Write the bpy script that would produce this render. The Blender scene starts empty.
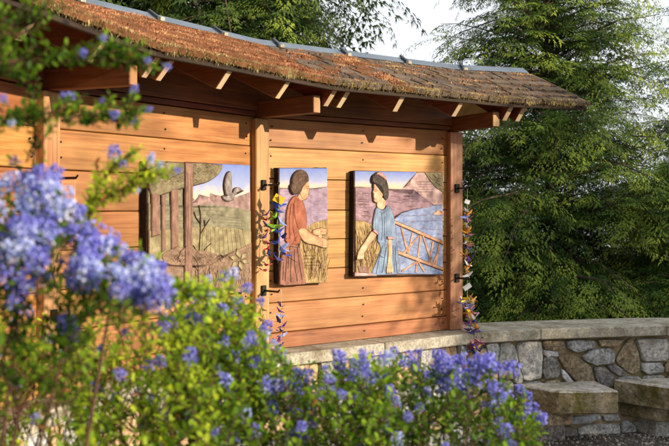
import bpy, bmesh, math, random
import numpy as np
from mathutils import Vector, Matrix
R = math.radians
random.seed(7); rng = np.random.default_rng(7)
SC = bpy.context.scene
COL = SC.collection

# ------------------------------------------------------------------ camera
F = 929.0; CX = 334.5; HZ = 207.0; EYE = 1.6        # focal length and horizon measured on the 669 px wide photograph
cd = bpy.data.cameras.new('camera'); cam = bpy.data.objects.new('camera', cd); COL.objects.link(cam)
cam.location = (0, 0, EYE); cam.rotation_euler = (R(90), 0, 0)
cd.sensor_width = 36; cd.lens = 36 * F / 669; cd.shift_y = -(223 - HZ) / 669
cd.clip_start = 0.05; cd.clip_end = 3000
cd.dof.use_dof = True; cd.dof.focus_distance = 5.75; cd.dof.aperture_fstop = 5.0
SC.camera = cam

# ------------------------------------------------------------------ sky and sun
SUN_H = Vector((0.868, -0.44)).normalized(); SUN_EL = 14.5
w = bpy.data.worlds.new("World"); SC.world = w; w.use_nodes = True
nt = w.node_tree; bg = nt.nodes['Background']
sky = nt.nodes.new('ShaderNodeTexSky'); sky.sky_type = 'NISHITA'; sky.sun_disc = False
sky.sun_elevation = R(SUN_EL); sky.sun_rotation = math.atan2(SUN_H.x, SUN_H.y)
sky.air_density = 1.0; sky.dust_density = 4.0; sky.ozone_density = 1.0
hs = nt.nodes.new('ShaderNodeHueSaturation'); hs.inputs['Saturation'].default_value = 0.45; hs.inputs['Value'].default_value = 1.0
# thin bright cloud over the whole sky
tcs = nt.nodes.new('ShaderNodeTexCoord'); ncl = nt.nodes.new('ShaderNodeTexNoise'); ncl.inputs['Scale'].default_value = 2.5; ncl.inputs['Detail'].default_value = 5
nt.links.new(tcs.outputs['Generated'], ncl.inputs['Vector'])
rcl = nt.nodes.new('ShaderNodeMapRange'); rcl.inputs[1].default_value = 0.3; rcl.inputs[2].default_value = 0.6; rcl.inputs[3].default_value = 0.72; rcl.inputs[4].default_value = 0.95
nt.links.new(ncl.outputs[0], rcl.inputs[0])
mcl = nt.nodes.new('ShaderNodeMix'); mcl.data_type = 'RGBA'; nt.links.new(rcl.outputs[0], mcl.inputs[0]); mcl.inputs[7].default_value = (6.9, 7.2, 7.6, 1)
nt.links.new(sky.outputs[0], hs.inputs['Color']); nt.links.new(hs.outputs[0], mcl.inputs[6]); nt.links.new(mcl.outputs[2], bg.inputs[0])
bg.inputs[1].default_value = 0.12
sl = bpy.data.lights.new('sun', 'SUN'); so = bpy.data.objects.new('sun', sl); COL.objects.link(so)
sl.energy = 5.0; sl.angle = R(0.5); sl.color = (1.0, 0.84, 0.64)
sd = Vector((SUN_H.x * math.cos(R(SUN_EL)), SUN_H.y * math.cos(R(SUN_EL)), math.sin(R(SUN_EL))))
so.rotation_euler = sd.to_track_quat('Z', 'Y').to_euler()
so.location = (8, -4, 6)
SC.view_settings.view_transform = 'Standard'; SC.view_settings.look = 'None'
SC.view_settings.gamma = 1; SC.view_settings.exposure = 0.5
SC.render.engine = 'CYCLES'; SC.cycles.max_bounces = 6; SC.cycles.diffuse_bounces = 3; SC.cycles.transmission_bounces = 3

# ------------------------------------------------------------------ helpers
def props(o, label=None, cat=None, group=None, kind=None):
    if label: o['label'] = label
    if cat: o['category'] = cat
    if group: o['group'] = group
    if kind: o['kind'] = kind
    return o

def thing(name, loc, label, cat, group=None):
    o = bpy.data.objects.new(name, None); COL.objects.link(o); o.location = loc
    o.empty_display_size = 0.1
    return props(o, label, cat, group)

def world_loc(o):
    p = Vector((0, 0, 0))
    while o is not None:
        p += o.location; o = o.parent
    return p

def link(name, me, loc, parent=None, rot=None):
    o = bpy.data.objects.new(name, me); COL.objects.link(o)
    if parent is not None:
        o.parent = parent; o.location = Vector(loc) - world_loc(parent)
    else:
        o.location = loc
    if rot is not None: o.rotation_euler = rot
    return o

def mk(name, verts, faces, mats, parent=None, smooth=False, uvs=None, midx=None, tint=None, centre=True):
    """one mesh object from world-space vertices, its origin moved to the middle of the piece"""
    v = np.asarray(verts, dtype=np.float32).reshape(-1, 3)
    c = (v.min(0) + v.max(0)) / 2 if centre else np.zeros(3)
    me = bpy.data.meshes.new(name)
    if isinstance(faces, np.ndarray):
        k = faces.shape[1]; nf = len(faces)
        me.vertices.add(len(v)); me.vertices.foreach_set('co', (v - c).astype(np.float32).ravel())
        me.loops.add(nf * k); me.loops.foreach_set('vertex_index', faces.astype(np.int32).ravel())
        me.polygons.add(nf); me.polygons.foreach_set('loop_start', np.arange(0, nf * k, k, dtype=np.int32))
        me.update(calc_edges=True)
    else:
        me.from_pydata([tuple(p) for p in (v - c)], [], faces); me.update()
    for m in (mats if isinstance(mats, (list, tuple)) else [mats]): me.materials.append(m)
    if smooth: me.polygons.foreach_set('use_smooth', [True] * len(me.polygons))
    if midx is not None: me.polygons.foreach_set('material_index', np.asarray(midx, dtype=np.int32))
    if tint is not None:
        a = me.attributes.new('tint', 'FLOAT', 'FACE'); a.data.foreach_set('value', np.asarray(tint, dtype=np.float32))
    if uvs is not None:
        ul = me.uv_layers.new(name='UVMap')
        li = np.empty(len(me.loops), dtype=np.int32); me.loops.foreach_get('vertex_index', li)
        ul.data.foreach_set('uv', np.asarray(uvs, dtype=np.float32)[li].ravel())
    return link(name, me, Vector([float(q) for q in c]), parent)

# ---- materials
def new_mat(name):
    m = bpy.data.materials.new(name); m.use_nodes = True
    return m, m.node_tree, m.node_tree.nodes['Principled BSDF']
def N(nt, t, **kw):
    n = nt.nodes.new(t)
    for k, v in kw.items():
        if k in n.inputs: n.inputs[k].default_value = v
        else: setattr(n, k, v)
    return n
def L(nt, a, b): nt.links.new(a, b)
def ramp(nt, fac, stops):
    n = nt.nodes.new('ShaderNodeValToRGB'); e = n.color_ramp.elements
    while len(e) < len(stops): e.new(0.5)
    for i, (p, c) in enumerate(stops):
        e[i].position = p; e[i].color = (*c, 1) if len(c) == 3 else c
    L(nt, fac, n.inputs[0]); return n.outputs[0]
def mix(nt, fac, a, b, mode='MIX'):
    n = nt.nodes.new('ShaderNodeMix'); n.data_type = 'RGBA'; n.blend_type = mode
    for s, v in ((0, fac), (6, a), (7, b)):
        if hasattr(v, 'is_linked'): L(nt, v, n.inputs[s])
        else: n.inputs[s].default_value = v if s == 0 else ((*v, 1) if len(v) == 3 else v)
    return n.outputs[2]
def mathn(nt, op, a, b=0.5):
    n = nt.nodes.new('ShaderNodeMath'); n.operation = op
    for s, v in ((0, a), (1, b)):
        if hasattr(v, 'is_linked'): L(nt, v, n.inputs[s])
        else: n.inputs[s].default_value = v
    return n.outputs[0]
def bump(nt, bsdf, h, strength=0.3, dist=0.01):
    n = nt.nodes.new('ShaderNodeBump'); n.inputs['Strength'].default_value = strength; n.inputs['Distance'].default_value = dist
    L(nt, h, n.inputs['Height']); L(nt, n.outputs[0], bsdf.inputs['Normal'])

def mat_wood(name, dark, mid, light, rough=0.6, rand=0.25, bstr=0.35):
    m, nt, b = new_mat(name)
    tc = N(nt, 'ShaderNodeTexCoord'); oi = N(nt, 'ShaderNodeObjectInfo')
    off = N(nt, 'ShaderNodeCombineXYZ'); r10 = mathn(nt, 'MULTIPLY', oi.outputs['Random'], 37.0)
    L(nt, r10, off.inputs[0]); L(nt, r10, off.inputs[2])
    add = N(nt, 'ShaderNodeVectorMath', operation='ADD'); L(nt, tc.outputs['UV'], add.inputs[0]); L(nt, off.outputs[0], add.inputs[1])
    # cathedral grain: rings of a strongly stretched noise field
    mp = N(nt, 'ShaderNodeMapping'); mp.inputs['Scale'].default_value = (0.5, 6.0, 1); L(nt, add.outputs[0], mp.inputs[0])
    n1 = N(nt, 'ShaderNodeTexNoise', Scale=1.0, Detail=2.0); L(nt, mp.outputs[0], n1.inputs['Vector'])
    rings = mathn(nt, 'FRACT', mathn(nt, 'MULTIPLY', n1.outputs[0], 9.0), 0)
    tri = mathn(nt, 'ABSOLUTE', mathn(nt, 'SUBTRACT', rings, 0.5), 0)
    mp2 = N(nt, 'ShaderNodeMapping'); mp2.inputs['Scale'].default_value = (3.0, 85, 1); L(nt, add.outputs[0], mp2.inputs[0])
    n2 = N(nt, 'ShaderNodeTexNoise', Scale=1.0, Detail=5.0, Roughness=0.65); L(nt, mp2.outputs[0], n2.inputs['Vector'])
    n3 = N(nt, 'ShaderNodeTexNoise', Scale=2.3, Detail=3.0); L(nt, add.outputs[0], n3.inputs['Vector'])
    g = mathn(nt, 'ADD', mathn(nt, 'MULTIPLY', tri, 0.36), mathn(nt, 'MULTIPLY', n2.outputs[0], 0.86))
    g = mathn(nt, 'ADD', g, mathn(nt, 'MULTIPLY', mathn(nt, 'SUBTRACT', n3.outputs[0], 0.5), 0.75))
    c = ramp(nt, g, [(0.14, dark), (0.44, mid), (0.78, light)])
    # knots
    mk_ = N(nt, 'ShaderNodeMapping'); mk_.inputs['Scale'].default_value = (2.4, 6.0, 1); L(nt, add.outputs[0], mk_.inputs[0])
    vo = N(nt, 'ShaderNodeTexVoronoi', Scale=1.0); L(nt, mk_.outputs[0], vo.inputs['Vector'])
    kn = ramp(nt, vo.outputs['Distance'], [(0.035, (0, 0, 0)), (0.075, (1, 1, 1))])
    c = mix(nt, kn, tuple(x * 0.35 for x in dark), c)
    # weather stains
    n4 = N(nt, 'ShaderNodeTexNoise', Scale=1.1, Detail=4.0, Roughness=0.7); L(nt, tc.outputs['Object'], n4.inputs['Vector'])
    st = ramp(nt, n4.outputs[0], [(0.40, (1, 1, 1)), (0.66, (0.56, 0.60, 0.46))])
    c = mix(nt, 1.0, c, st, 'MULTIPLY')
    hsv = N(nt, 'ShaderNodeHueSaturation'); L(nt, c, hsv.inputs['Color'])
    L(nt, mathn(nt, 'ADD', mathn(nt, 'MULTIPLY', oi.outputs['Random'], 0.030), 0.488), hsv.inputs['Hue'])
    L(nt, mathn(nt, 'ADD', mathn(nt, 'MULTIPLY', oi.outputs['Random'], rand), 1 - rand / 2), hsv.inputs['Value'])
    L(nt, hsv.outputs[0], b.inputs['Base Color']); b.inputs['Roughness'].default_value = rough
    bump(nt, b, g, bstr, 0.004); return m

def mat_noise(name, stops, scale=8, rough=0.85, detail=6, bstr=0.4, bdist=0.01, metallic=0.0, rand=0.0, rgh=0.6, spec=0.3, scale2=None, stops2=None, f2=(0.5, 0.65), c2=None, speck=0):
    m, nt, b = new_mat(name)
    tc = N(nt, 'ShaderNodeTexCoord'); oi = N(nt, 'ShaderNodeObjectInfo')
    add = N(nt, 'ShaderNodeVectorMath', operation='ADD'); L(nt, tc.outputs['Object'], add.inputs[0])
    L(nt, mathn(nt, 'MULTIPLY', oi.outputs['Random'], 51.0), add.inputs[1])
    n = N(nt, 'ShaderNodeTexNoise', Scale=scale, Detail=detail, Roughness=rgh); L(nt, add.outputs[0], n.inputs['Vector'])
    c = ramp(nt, n.outputs[0], stops)
    if c2:
        nn = N(nt, 'ShaderNodeTexNoise', Scale=scale2, Detail=5.0, Roughness=0.65); L(nt, add.outputs[0], nn.inputs['Vector'])
        f = ramp(nt, nn.outputs[0], [(f2[0], (0, 0, 0)), (f2[1], (1, 1, 1))])
        c = mix(nt, f, c, c2)
    if speck:
        ns = N(nt, 'ShaderNodeTexNoise', Scale=speck, Detail=3.0, Roughness=0.8); L(nt, add.outputs[0], ns.inputs['Vector'])
        c = mix(nt, 1.0, c, ramp(nt, ns.outputs[0], [(0.36, (0.66, 0.65, 0.64)), (0.5, (0.97, 0.97, 0.96)), (0.64, (1.25, 1.23, 1.18))]), 'MULTIPLY')
    if rand:
        hsv = N(nt, 'ShaderNodeHueSaturation'); L(nt, c, hsv.inputs['Color'])
        L(nt, mathn(nt, 'ADD', mathn(nt, 'MULTIPLY', oi.outputs['Random'], rand), 1 - rand / 2), hsv.inputs['Value']); c = hsv.outputs[0]
    L(nt, c, b.inputs['Base Color']); b.inputs['Roughness'].default_value = rough; b.inputs['Metallic'].default_value = metallic
    b.inputs['Specular IOR Level'].default_value = spec
    fine = N(nt, 'ShaderNodeTexNoise', Scale=scale * 5, Detail=4.0); L(nt, add.outputs[0], fine.inputs['Vector'])
    bump(nt, b, mathn(nt, 'ADD', n.outputs[0], mathn(nt, 'MULTIPLY', fine.outputs[0], 0.5)), bstr, bdist)
    return m

def mat_leaf(name, stops, rough=0.5, trans=0.35, spec=0.3):
    m, nt, b = new_mat(name)
    at = N(nt, 'ShaderNodeAttribute', attribute_name='tint')
    c = ramp(nt, at.outputs['Fac'], stops)
    L(nt, c, b.inputs['Base Color']); b.inputs['Roughness'].default_value = rough; b.inputs['Specular IOR Level'].default_value = spec
    t = N(nt, 'ShaderNodeBsdfTranslucent'); L(nt, c, t.inputs[0])
    ms = N(nt, 'ShaderNodeMixShader'); ms.inputs[0].default_value = trans
    L(nt, b.outputs[0], ms.inputs[1]); L(nt, t.outputs[0], ms.inputs[2])
    L(nt, ms.outputs[0], nt.nodes['Material Output'].inputs[0]); return m

M = {}
M['cedar'] = mat_wood('cedar_board', (0.17, 0.050, 0.012), (0.39, 0.148, 0.040), (0.56, 0.262, 0.092), rand=0.42)
M['post'] = mat_wood('cedar_post', (0.20, 0.075, 0.028), (0.42, 0.19, 0.08), (0.58, 0.31, 0.15), rand=0.1)
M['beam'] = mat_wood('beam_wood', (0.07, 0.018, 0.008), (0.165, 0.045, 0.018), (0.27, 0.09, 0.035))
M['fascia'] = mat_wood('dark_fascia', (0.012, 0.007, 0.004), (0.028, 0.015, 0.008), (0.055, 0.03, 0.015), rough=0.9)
M['endgrain'] = mat_wood('end_grain', (0.50, 0.30, 0.17), (0.74, 0.52, 0.33), (0.84, 0.64, 0.45), rand=0.15)
M['soffit'] = mat_wood('sheathing_wood', (0.24, 0.12, 0.035), (0.40, 0.22, 0.07), (0.52, 0.32, 0.11))
M['iron'] = mat_noise('black_iron', [(0.3, (0.012, 0.012, 0.012)), (0.7, (0.03, 0.026, 0.022))], 30, 0.5, metallic=0.6)
M['flash'] = mat_noise('galvanised_metal', [(0.3, (0.10, 0.13, 0.17)), (0.7, (0.18, 0.22, 0.27))], 5, 0.5, bstr=0.05, metallic=0.35, spec=0.5)
M['strap'] = mat_noise('dark_strap', [(0.3, (0.03, 0.035, 0.05)), (0.7, (0.07, 0.075, 0.09))], 20, 0.6)
M['shake'] = mat_noise('weathered_shake', [(0.3, (0.055, 0.042, 0.032)), (0.5, (0.13, 0.10, 0.078)), (0.75, (0.25, 0.20, 0.165))], 22, 0.95, bstr=0.8, rand=0.5, scale2=9, f2=(0.5, 0.66), c2=(0.22, 0.11, 0.035))
M['shake_moss'] = mat_noise('moss_stained_shake', [(0.3, (0.11, 0.042, 0.018)), (0.5, (0.22, 0.088, 0.035)), (0.75, (0.30, 0.15, 0.06))], 22, 0.95, bstr=0.8, rand=0.3, scale2=9, f2=(0.52, 0.7), c2=(0.12, 0.09, 0.03))
M['moss_red'] = mat_leaf('dry_red_moss', [(0.0, (0.13, 0.05, 0.028)), (0.3, (0.42, 0.17, 0.085)), (0.62, (0.66, 0.34, 0.19)), (0.85, (0.68, 0.47, 0.22)), (1.0, (0.56, 0.52, 0.18))], 0.9, 0.2, 0.1)
M['moss_green'] = mat_leaf('fringe_moss', [(0.0, (0.05, 0.035, 0.016)), (0.5, (0.22, 0.155, 0.06)), (1.0, (0.56, 0.47, 0.22))], 0.9, 0.3, 0.1)
M['mortar'] = mat_noise('mossy_mortar', [(0.3, (0.15, 0.115, 0.06)), (0.6, (0.32, 0.25, 0.15))], 14, 0.98, bstr=0.8, scale2=4, f2=(0.50, 0.66), c2=(0.11, 0.10, 0.025))
M['cap'] = mat_noise('cast_cap', [(0.3, (0.28, 0.255, 0.20)), (0.55, (0.40, 0.37, 0.30)), (0.8, (0.50, 0.47, 0.39))], 12, 0.9, bstr=0.4, rand=0.12, scale2=4.5, f2=(0.46, 0.70), c2=(0.15, 0.125, 0.075), speck=60)
M['slab'] = mat_noise('mossy_shaded_slab', [(0.3, (0.11, 0.09, 0.05)), (0.5, (0.25, 0.205, 0.13)), (0.72, (0.44, 0.38, 0.28))], 9, 0.92, bstr=1.0, bdist=0.02, scale2=6, f2=(0.46, 0.64), c2=(0.10, 0.09, 0.022), speck=40)  # moss patches over a base darkened for the shade on the slab sides
M['slab_top'] = mat_noise('lit_slab_top', [(0.3, (0.24, 0.22, 0.18)), (0.5, (0.42, 0.395, 0.345)), (0.72, (0.58, 0.55, 0.50))], 9, 0.9, bstr=0.6, bdist=0.01, scale2=6, f2=(0.52, 0.70), c2=(0.16, 0.14, 0.07), speck=40)  # lighter tone for upward faces, the light they catch put into the colour
def stone_mat(n, a, b, c, c2=(0.17, 0.14, 0.09), f2=(0.56, 0.72)):
    return mat_noise(n, [(0.28, a), (0.5, b), (0.75, c)], 24, 0.85, bstr=0.75, bdist=0.012, rand=0.35, rgh=0.7, scale2=6, f2=f2, c2=c2, speck=48)
M['st_grey'] = stone_mat('grey_granite', (0.19, 0.185, 0.17), (0.38, 0.375, 0.355), (0.56, 0.55, 0.52))
M['st_blue'] = stone_mat('blue_grey_stone', (0.12, 0.12, 0.12), (0.30, 0.305, 0.31), (0.52, 0.525, 0.53))
M['st_dark'] = stone_mat('dark_basalt', (0.05, 0.048, 0.045), (0.16, 0.155, 0.15), (0.36, 0.35, 0.34))
M['st_brown'] = stone_mat('rusty_brown_stone', (0.09, 0.07, 0.045), (0.25, 0.20, 0.13), (0.48, 0.41, 0.30), c2=(0.20, 0.115, 0.05), f2=(0.52, 0.75))
M['st_tan'] = stone_mat('tan_sandstone', (0.28, 0.17, 0.09), (0.46, 0.31, 0.18), (0.60, 0.45, 0.30))
M['st_pale'] = stone_mat('pale_stone', (0.28, 0.29, 0.31), (0.46, 0.47, 0.49), (0.60, 0.62, 0.65))
M['gravel'] = mat_noise('gravel_ground', [(0.3, (0.045, 0.038, 0.028)), (0.5, (0.12, 0.10, 0.08)), (0.72, (0.26, 0.235, 0.20))], 45, 0.95, bstr=1.0, bdist=0.01, rgh=0.75)
M['pebble'] = mat_leaf('pebbles', [(0.0, (0.05, 0.045, 0.04)), (0.5, (0.17, 0.15, 0.13)), (1.0, (0.42, 0.39, 0.35))], 0.85, 0.0)
M['soil'] = mat_noise('bark_mulch_soil', [(0.3, (0.025, 0.015, 0.009)), (0.7, (0.11, 0.065, 0.035))], 30, 0.95, bstr=1.0)
M['grass'] = mat_noise('grassy_bank', [(0.3, (0.02, 0.03, 0.008)), (0.7, (0.06, 0.085, 0.02))], 6, 0.95)
M['bark'] = mat_noise('conifer_bark', [(0.3, (0.03, 0.02, 0.014)), (0.7, (0.12, 0.085, 0.06))], 18, 0.95, bstr=0.9)
M['twig'] = mat_noise('reddish_twig', [(0.3, (0.04, 0.018, 0.010)), (0.7, (0.12, 0.055, 0.03))], 40, 0.8)
M['needle'] = mat_leaf('hemlock_foliage', [(0.0, (0.009, 0.026, 0.010)), (0.35, (0.030, 0.068, 0.018)), (0.7, (0.088, 0.150, 0.026)), (1.0, (0.25, 0.32, 0.045))], 0.6, 0.25, 0.12)
M['needle_dark'] = mat_leaf('dark_fir_foliage', [(0.0, (0.014, 0.03, 0.010)), (0.5, (0.04, 0.075, 0.018)), (0.85, (0.085, 0.13, 0.026)), (1.0, (0.19, 0.23, 0.04))], 0.55, 0.35)
M['leaf'] = mat_leaf('lilac_leaf', [(0.0, (0.014, 0.042, 0.006)), (0.3, (0.060, 0.140, 0.010)), (0.65, (0.25, 0.41, 0.020)), (0.97, (0.60, 0.68, 0.04)), (1.0, (0.42, 0.18, 0.05))], 0.5, 0.48, 0.22)
M['petal'] = mat_leaf('blue_lilac_florets', [(0.0, (0.12, 0.115, 0.50)), (0.5, (0.24, 0.245, 0.76)), (0.85, (0.40, 0.42, 0.90)), (1.0, (0.62, 0.64, 0.95))], 0.7, 0.35, 0.1)
M['petal_pale'] = mat_leaf('pale_lilac_florets', [(0.0, (0.30, 0.36, 0.80)), (0.5, (0.50, 0.58, 0.93)), (1.0, (0.86, 0.88, 0.97))], 0.7, 0.35, 0.1)
M['string'] = mat_noise('string', [(0.3, (0.4, 0.35, 0.25)), (0.7, (0.6, 0.55, 0.42))], 60)

# ---- wall geometry (plan): corners of the board plane, left to right
C2 = Vector((-0.454, 5.409)); C3 = Vector((0.807, 6.380))
def dvec(a): return Vector((math.sin(R(a)), math.cos(R(a))))
A = [15.0, 33.4, 52.4, 72.0]                      # direction of bay 0,1,2 and the roof stub, degrees from the view axis
C1 = C2 - dvec(A[1]) * 1.53
C0 = C1 - dvec(A[0]) * 1.55
Cn = [C0, C1, C2, C3]
D = [dvec(a) for a in A]
NR = [Vector((d.y, -d.x)) for d in D]             # towards the viewer's side
def W(bay, s, o, z):
    p = Cn[bay] + D[bay] * s + NR[bay] * o
    return (p.x, p.y, z)
BL = [1.55, 1.53, (C3 - C2).length, 0.6]
def corner_dir(i):                                # bisector frame at corner i
    a = A[0] - 0 if i == 0 else (A[i - 1] + A[i]) / 2
    d = dvec(a); return d, Vector((d.y, -d.x))
def off_corner(i, o):                             # offset polygon corner
    if i == 0: return C0 + NR[0] * o
    d, n = corner_dir(i); h = R((A[i] - A[i - 1]) / 2)
    return Cn[i] + n * (o / math.cos(h))

def px(u, v, bay, o):
    """where the photograph's point (u,v) falls on the plane of a bay, offset o in front: returns (s,z)"""
    r = Vector(((u - CX) / F, 1.0)); c = Cn[bay] + NR[bay] * o; d = D[bay]
    # c + d s = r t
    det = d.x * (-r.y) + d.y * r.x
    s = ((-c.x) * (-r.y) - (-c.y) * (-r.x)) / det
    Y = c.y + d.y * s
    return s, EYE - (v - HZ) * Y / F

def board_mesh(name, P, mats, parent, jitter=0.0, bev=0.004, end_mat=None):
    """hexahedron from 8 points (4 bottom, 4 top) with slightly eased edges; UV in metres along the longest axis"""
    bm = bmesh.new(); vs = [bm.verts.new(p) for p in P]
    for f in ((0, 3, 2, 1), (4, 5, 6, 7), (0, 1, 5, 4), (1, 2, 6, 5), (2, 3, 7, 6), (3, 0, 4, 7)):
        bm.faces.new([vs[i] for i in f])
    bmesh.ops.recalc_face_normals(bm, faces=bm.faces)
    ax = [(vs[1].co - vs[0].co), (vs[3].co - vs[0].co), (vs[4].co - vs[0].co)]
    ax.sort(key=lambda a: -a.length); X = ax[0].normalized(); Y = ax[1].normalized(); Z = ax[2].normalized()
    if bev: bmesh.ops.bevel(bm, geom=bm.edges[:], offset=bev, segments=1, affect='EDGES')
    c = sum((Vector(p) for p in P), Vector()) / 8
    ul = bm.loops.layers.uv.new('UVMap')
    for f in bm.faces:
        isend = abs(f.normal.dot(X)) > 0.75
        if end_mat is not None and isend: f.material_index = 1
        for l in f.loops:
            q = l.vert.co - c
            if isend: l[ul].uv = (q.dot(Y) * 0.6, q.dot(Z) * 3)
            elif abs(f.normal.dot(Z)) > 0.7: l[ul].uv = (q.dot(X), q.dot(Y))
            else: l[ul].uv = (q.dot(X), q.dot(Z) + 0.31)
    for v in bm.verts: v.co -= c
    me = bpy.data.meshes.new(name); bm.to_mesh(me); bm.free()
    me.materials.append(mats)
    if end_mat is not None: me.materials.append(end_mat)
    return link(name, me, c, parent)

def wbox(name, bay, s0, s1, o0, o1, z0, z1, mat, parent, **kw):
    P = [W(bay, s0, o0, z0), W(bay, s1, o0, z0), W(bay, s1, o1, z0), W(bay, s0, o1, z0),
         W(bay, s0, o0, z1), W(bay, s1, o0, z1), W(bay, s1, o1, z1), W(bay, s0, o1, z1)]
    return board_mesh(name, P, mat, parent, **kw)

def obox(name, c, d, n, a0, a1, b0, b1, z0, z1, mat, parent, zs=0.0, **kw):
    """box in a frame (d along, n outward) at plan point c; zs = slope dz per metre along n"""
    P = []
    for z in (z0, z1):
        for a, b in ((a0, b0), (a1, b0), (a1, b1), (a0, b1)):
            p = c + d * a + n * b; P.append((p.x, p.y, z + zs * b))
    return board_mesh(name, P, mat, parent, **kw)

def tube(path, radii, seg=6, cap=True):
    """verts, faces of a tube along a path"""
    pts = [Vector(p) for p in path]; V_ = []; F_ = []
    for i, p in enumerate(pts):
        t = (pts[min(i + 1, len(pts) - 1)] - pts[max(i - 1, 0)])
        t = t.normalized() if t.length > 1e-9 else Vector((0, 0, 1))
        a = t.orthogonal().normalized() if i == 0 else (a - t * a.dot(t)).normalized()
        b = t.cross(a); r = radii[i] if hasattr(radii, '__len__') else radii
        for k in range(seg):
            an = 2 * math.pi * k / seg; V_.append(p + a * (r * math.cos(an)) + b * (r * math.sin(an)))
    for i in range(len(pts) - 1):
        for k in range(seg):
            k2 = (k + 1) % seg
            F_.append((i * seg + k, i * seg + k2, (i + 1) * seg + k2, (i + 1) * seg + k))
    if cap: F_.append(tuple(range(seg - 1, -1, -1))); F_.append(tuple((len(pts) - 1) * seg + k for k in range(seg)))
    return V_, F_

class Acc:
    def __init__(s): s.v = []; s.f = []; s.t = []
    def add(s, v, f, t=0.5):
        o = len(s.v); s.v += [tuple(p) for p in v]; s.f += [tuple(i + o for i in q) for q in f]; s.t += [t] * len(f)
    def build(s, name, mat, parent=None, smooth=False, tint=True):
        return mk(name, s.v, s.f, mat, parent, smooth=smooth, tint=s.t if tint else None)

# ================================================================== SETTING
S = 400.0
props(mk('ground', [(-S, -S, 0), (S, -S, 0), (S, S, 0), (-S, S, 0)], [(0, 1, 2, 3)], M['gravel']), 'brown gravel ground around the stone wall', kind='structure')
# planting bed under the lilacs, grassy bank and bay beyond
def blobpoly(cx, cy, rx, ry, n=28, z=0.004, seed=1):
    r = random.Random(seed)
    return [(cx + rx * math.cos(2 * math.pi * k / n) * r.uniform(.9, 1.1), cy + ry * math.sin(2 * math.pi * k / n) * r.uniform(.9, 1.1), z) for k in range(n)]
bed = blobpoly(-0.45, 1.9, 1.0, 1.0); props(mk('soil', bed, [tuple(range(len(bed)))], M['soil']), kind='structure')
bank = [(-40, 7.2, 0.004), (40, 7.9, 0.004), (60, 26, 0.004), (-60, 26, 0.004)]
props(mk('lawn', bank, [(0, 1, 2, 3)], M['grass']), kind='structure')
mw, nw, bw = new_mat('bay_water'); bw.inputs['Base Color'].default_value = (0.10, 0.14, 0.17, 1); bw.inputs['Roughness'].default_value = 0.12
nn = N(nw, 'ShaderNodeTexNoise', Scale=2.0, Detail=4.0); tcw = N(nw, 'ShaderNodeTexCoord'); L(nw, tcw.outputs['Object'], nn.inputs['Vector']); bump(nw, bw, nn.outputs[0], 0.3, 0.05)
props(mk('water', [(-300, 26.2, 0.008), (300, 26.2, 0.008), (300, 380, 0.008), (-300, 380, 0.008)], [(0, 1, 2, 3)], mw), kind='structure')
# far wooded shore
hv = []; hf = []; nh = 90
for k in range(nh + 1):
    x = -330 + 660 * k / nh; h = 9 + 5 * math.sin(k * 0.31) + 3 * math.sin(k * 0.83 + 1) + random.uniform(-.8, .8)
    hv += [(x, 330, 0), (x, 350, h), (x, 390, h * 0.9), (x, 399, 0)]
for k in range(nh):
    for j in range(3): a = k * 4 + j; hf.append((a, a + 4, a + 5, a + 1))
M['shore'] = mat_noise('far_wooded_shore', [(0.3, (0.05, 0.08, 0.06)), (0.7, (0.10, 0.14, 0.11))], 0.2, 0.95)
props(mk('hills', hv, hf, M['shore']), kind='structure')

# ================================================================== TIMBER SHELTER
shel = thing('timber_shelter', (C2.x, C2.y, 0.76), 'cedar plank display shelter with mossy shake roof, standing on the curved stone wall', 'shelter')
ZL = [0.763, 0.855, 1.033, 1.222, 1.402, 1.58, 1.768, 1.953, 2.124]
rb = random.Random(3); nail_me = None
for bay in (0, 1, 2):
    for k in range(len(ZL) - 1):
        e = 0.035
        # each plank a touch in or out, with an open joint
        oo = rb.uniform(-0.0025, 0.0025) + (0.012 if k == 0 else 0)
        wbox('board', bay, e, BL[bay] - e, -0.035, oo, ZL[k] + (0.0 if k == 0 else 0.0022), ZL[k + 1] - 0.0022, M['cedar'], shel, bev=0.003)
    for k in range(len(ZL) - 1):
        for s_ in (0.10, BL[bay] * 0.5, BL[bay] - 0.10):
            for f_ in ((0.5,) if k == 0 else (0.28, 0.72)):
                zc = ZL[k] + (ZL[k + 1] - ZL[k]) * f_ + rb.uniform(-.008, .008); q = W(bay, s_ + rb.uniform(-.008, .008), 0.003 + (0.012 if k == 0 else 0), zc)
                if nail_me is None:
                    V_, F_ = tube([(0, 0, 0), (0, 0, 0.0022)], 0.0052, 7); nail_me = bpy.data.meshes.new('nail_head'); nail_me.from_pydata([tuple(p) for p in V_], [], F_); nail_me.materials.append(M['iron'])
                no = link('nail_head', nail_me, q, shel); no.rotation_euler = Vector((NR[bay].x, NR[bay].y, 0)).to_track_quat('Z', 'Y').to_euler()
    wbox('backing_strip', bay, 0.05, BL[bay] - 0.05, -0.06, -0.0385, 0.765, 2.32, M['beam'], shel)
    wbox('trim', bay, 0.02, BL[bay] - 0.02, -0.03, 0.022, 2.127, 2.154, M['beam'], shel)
    wbox('header_beam', bay, 0.0, BL[bay], -0.037, 0.035, 2.157, 2.335, M['beam'], shel)
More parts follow.
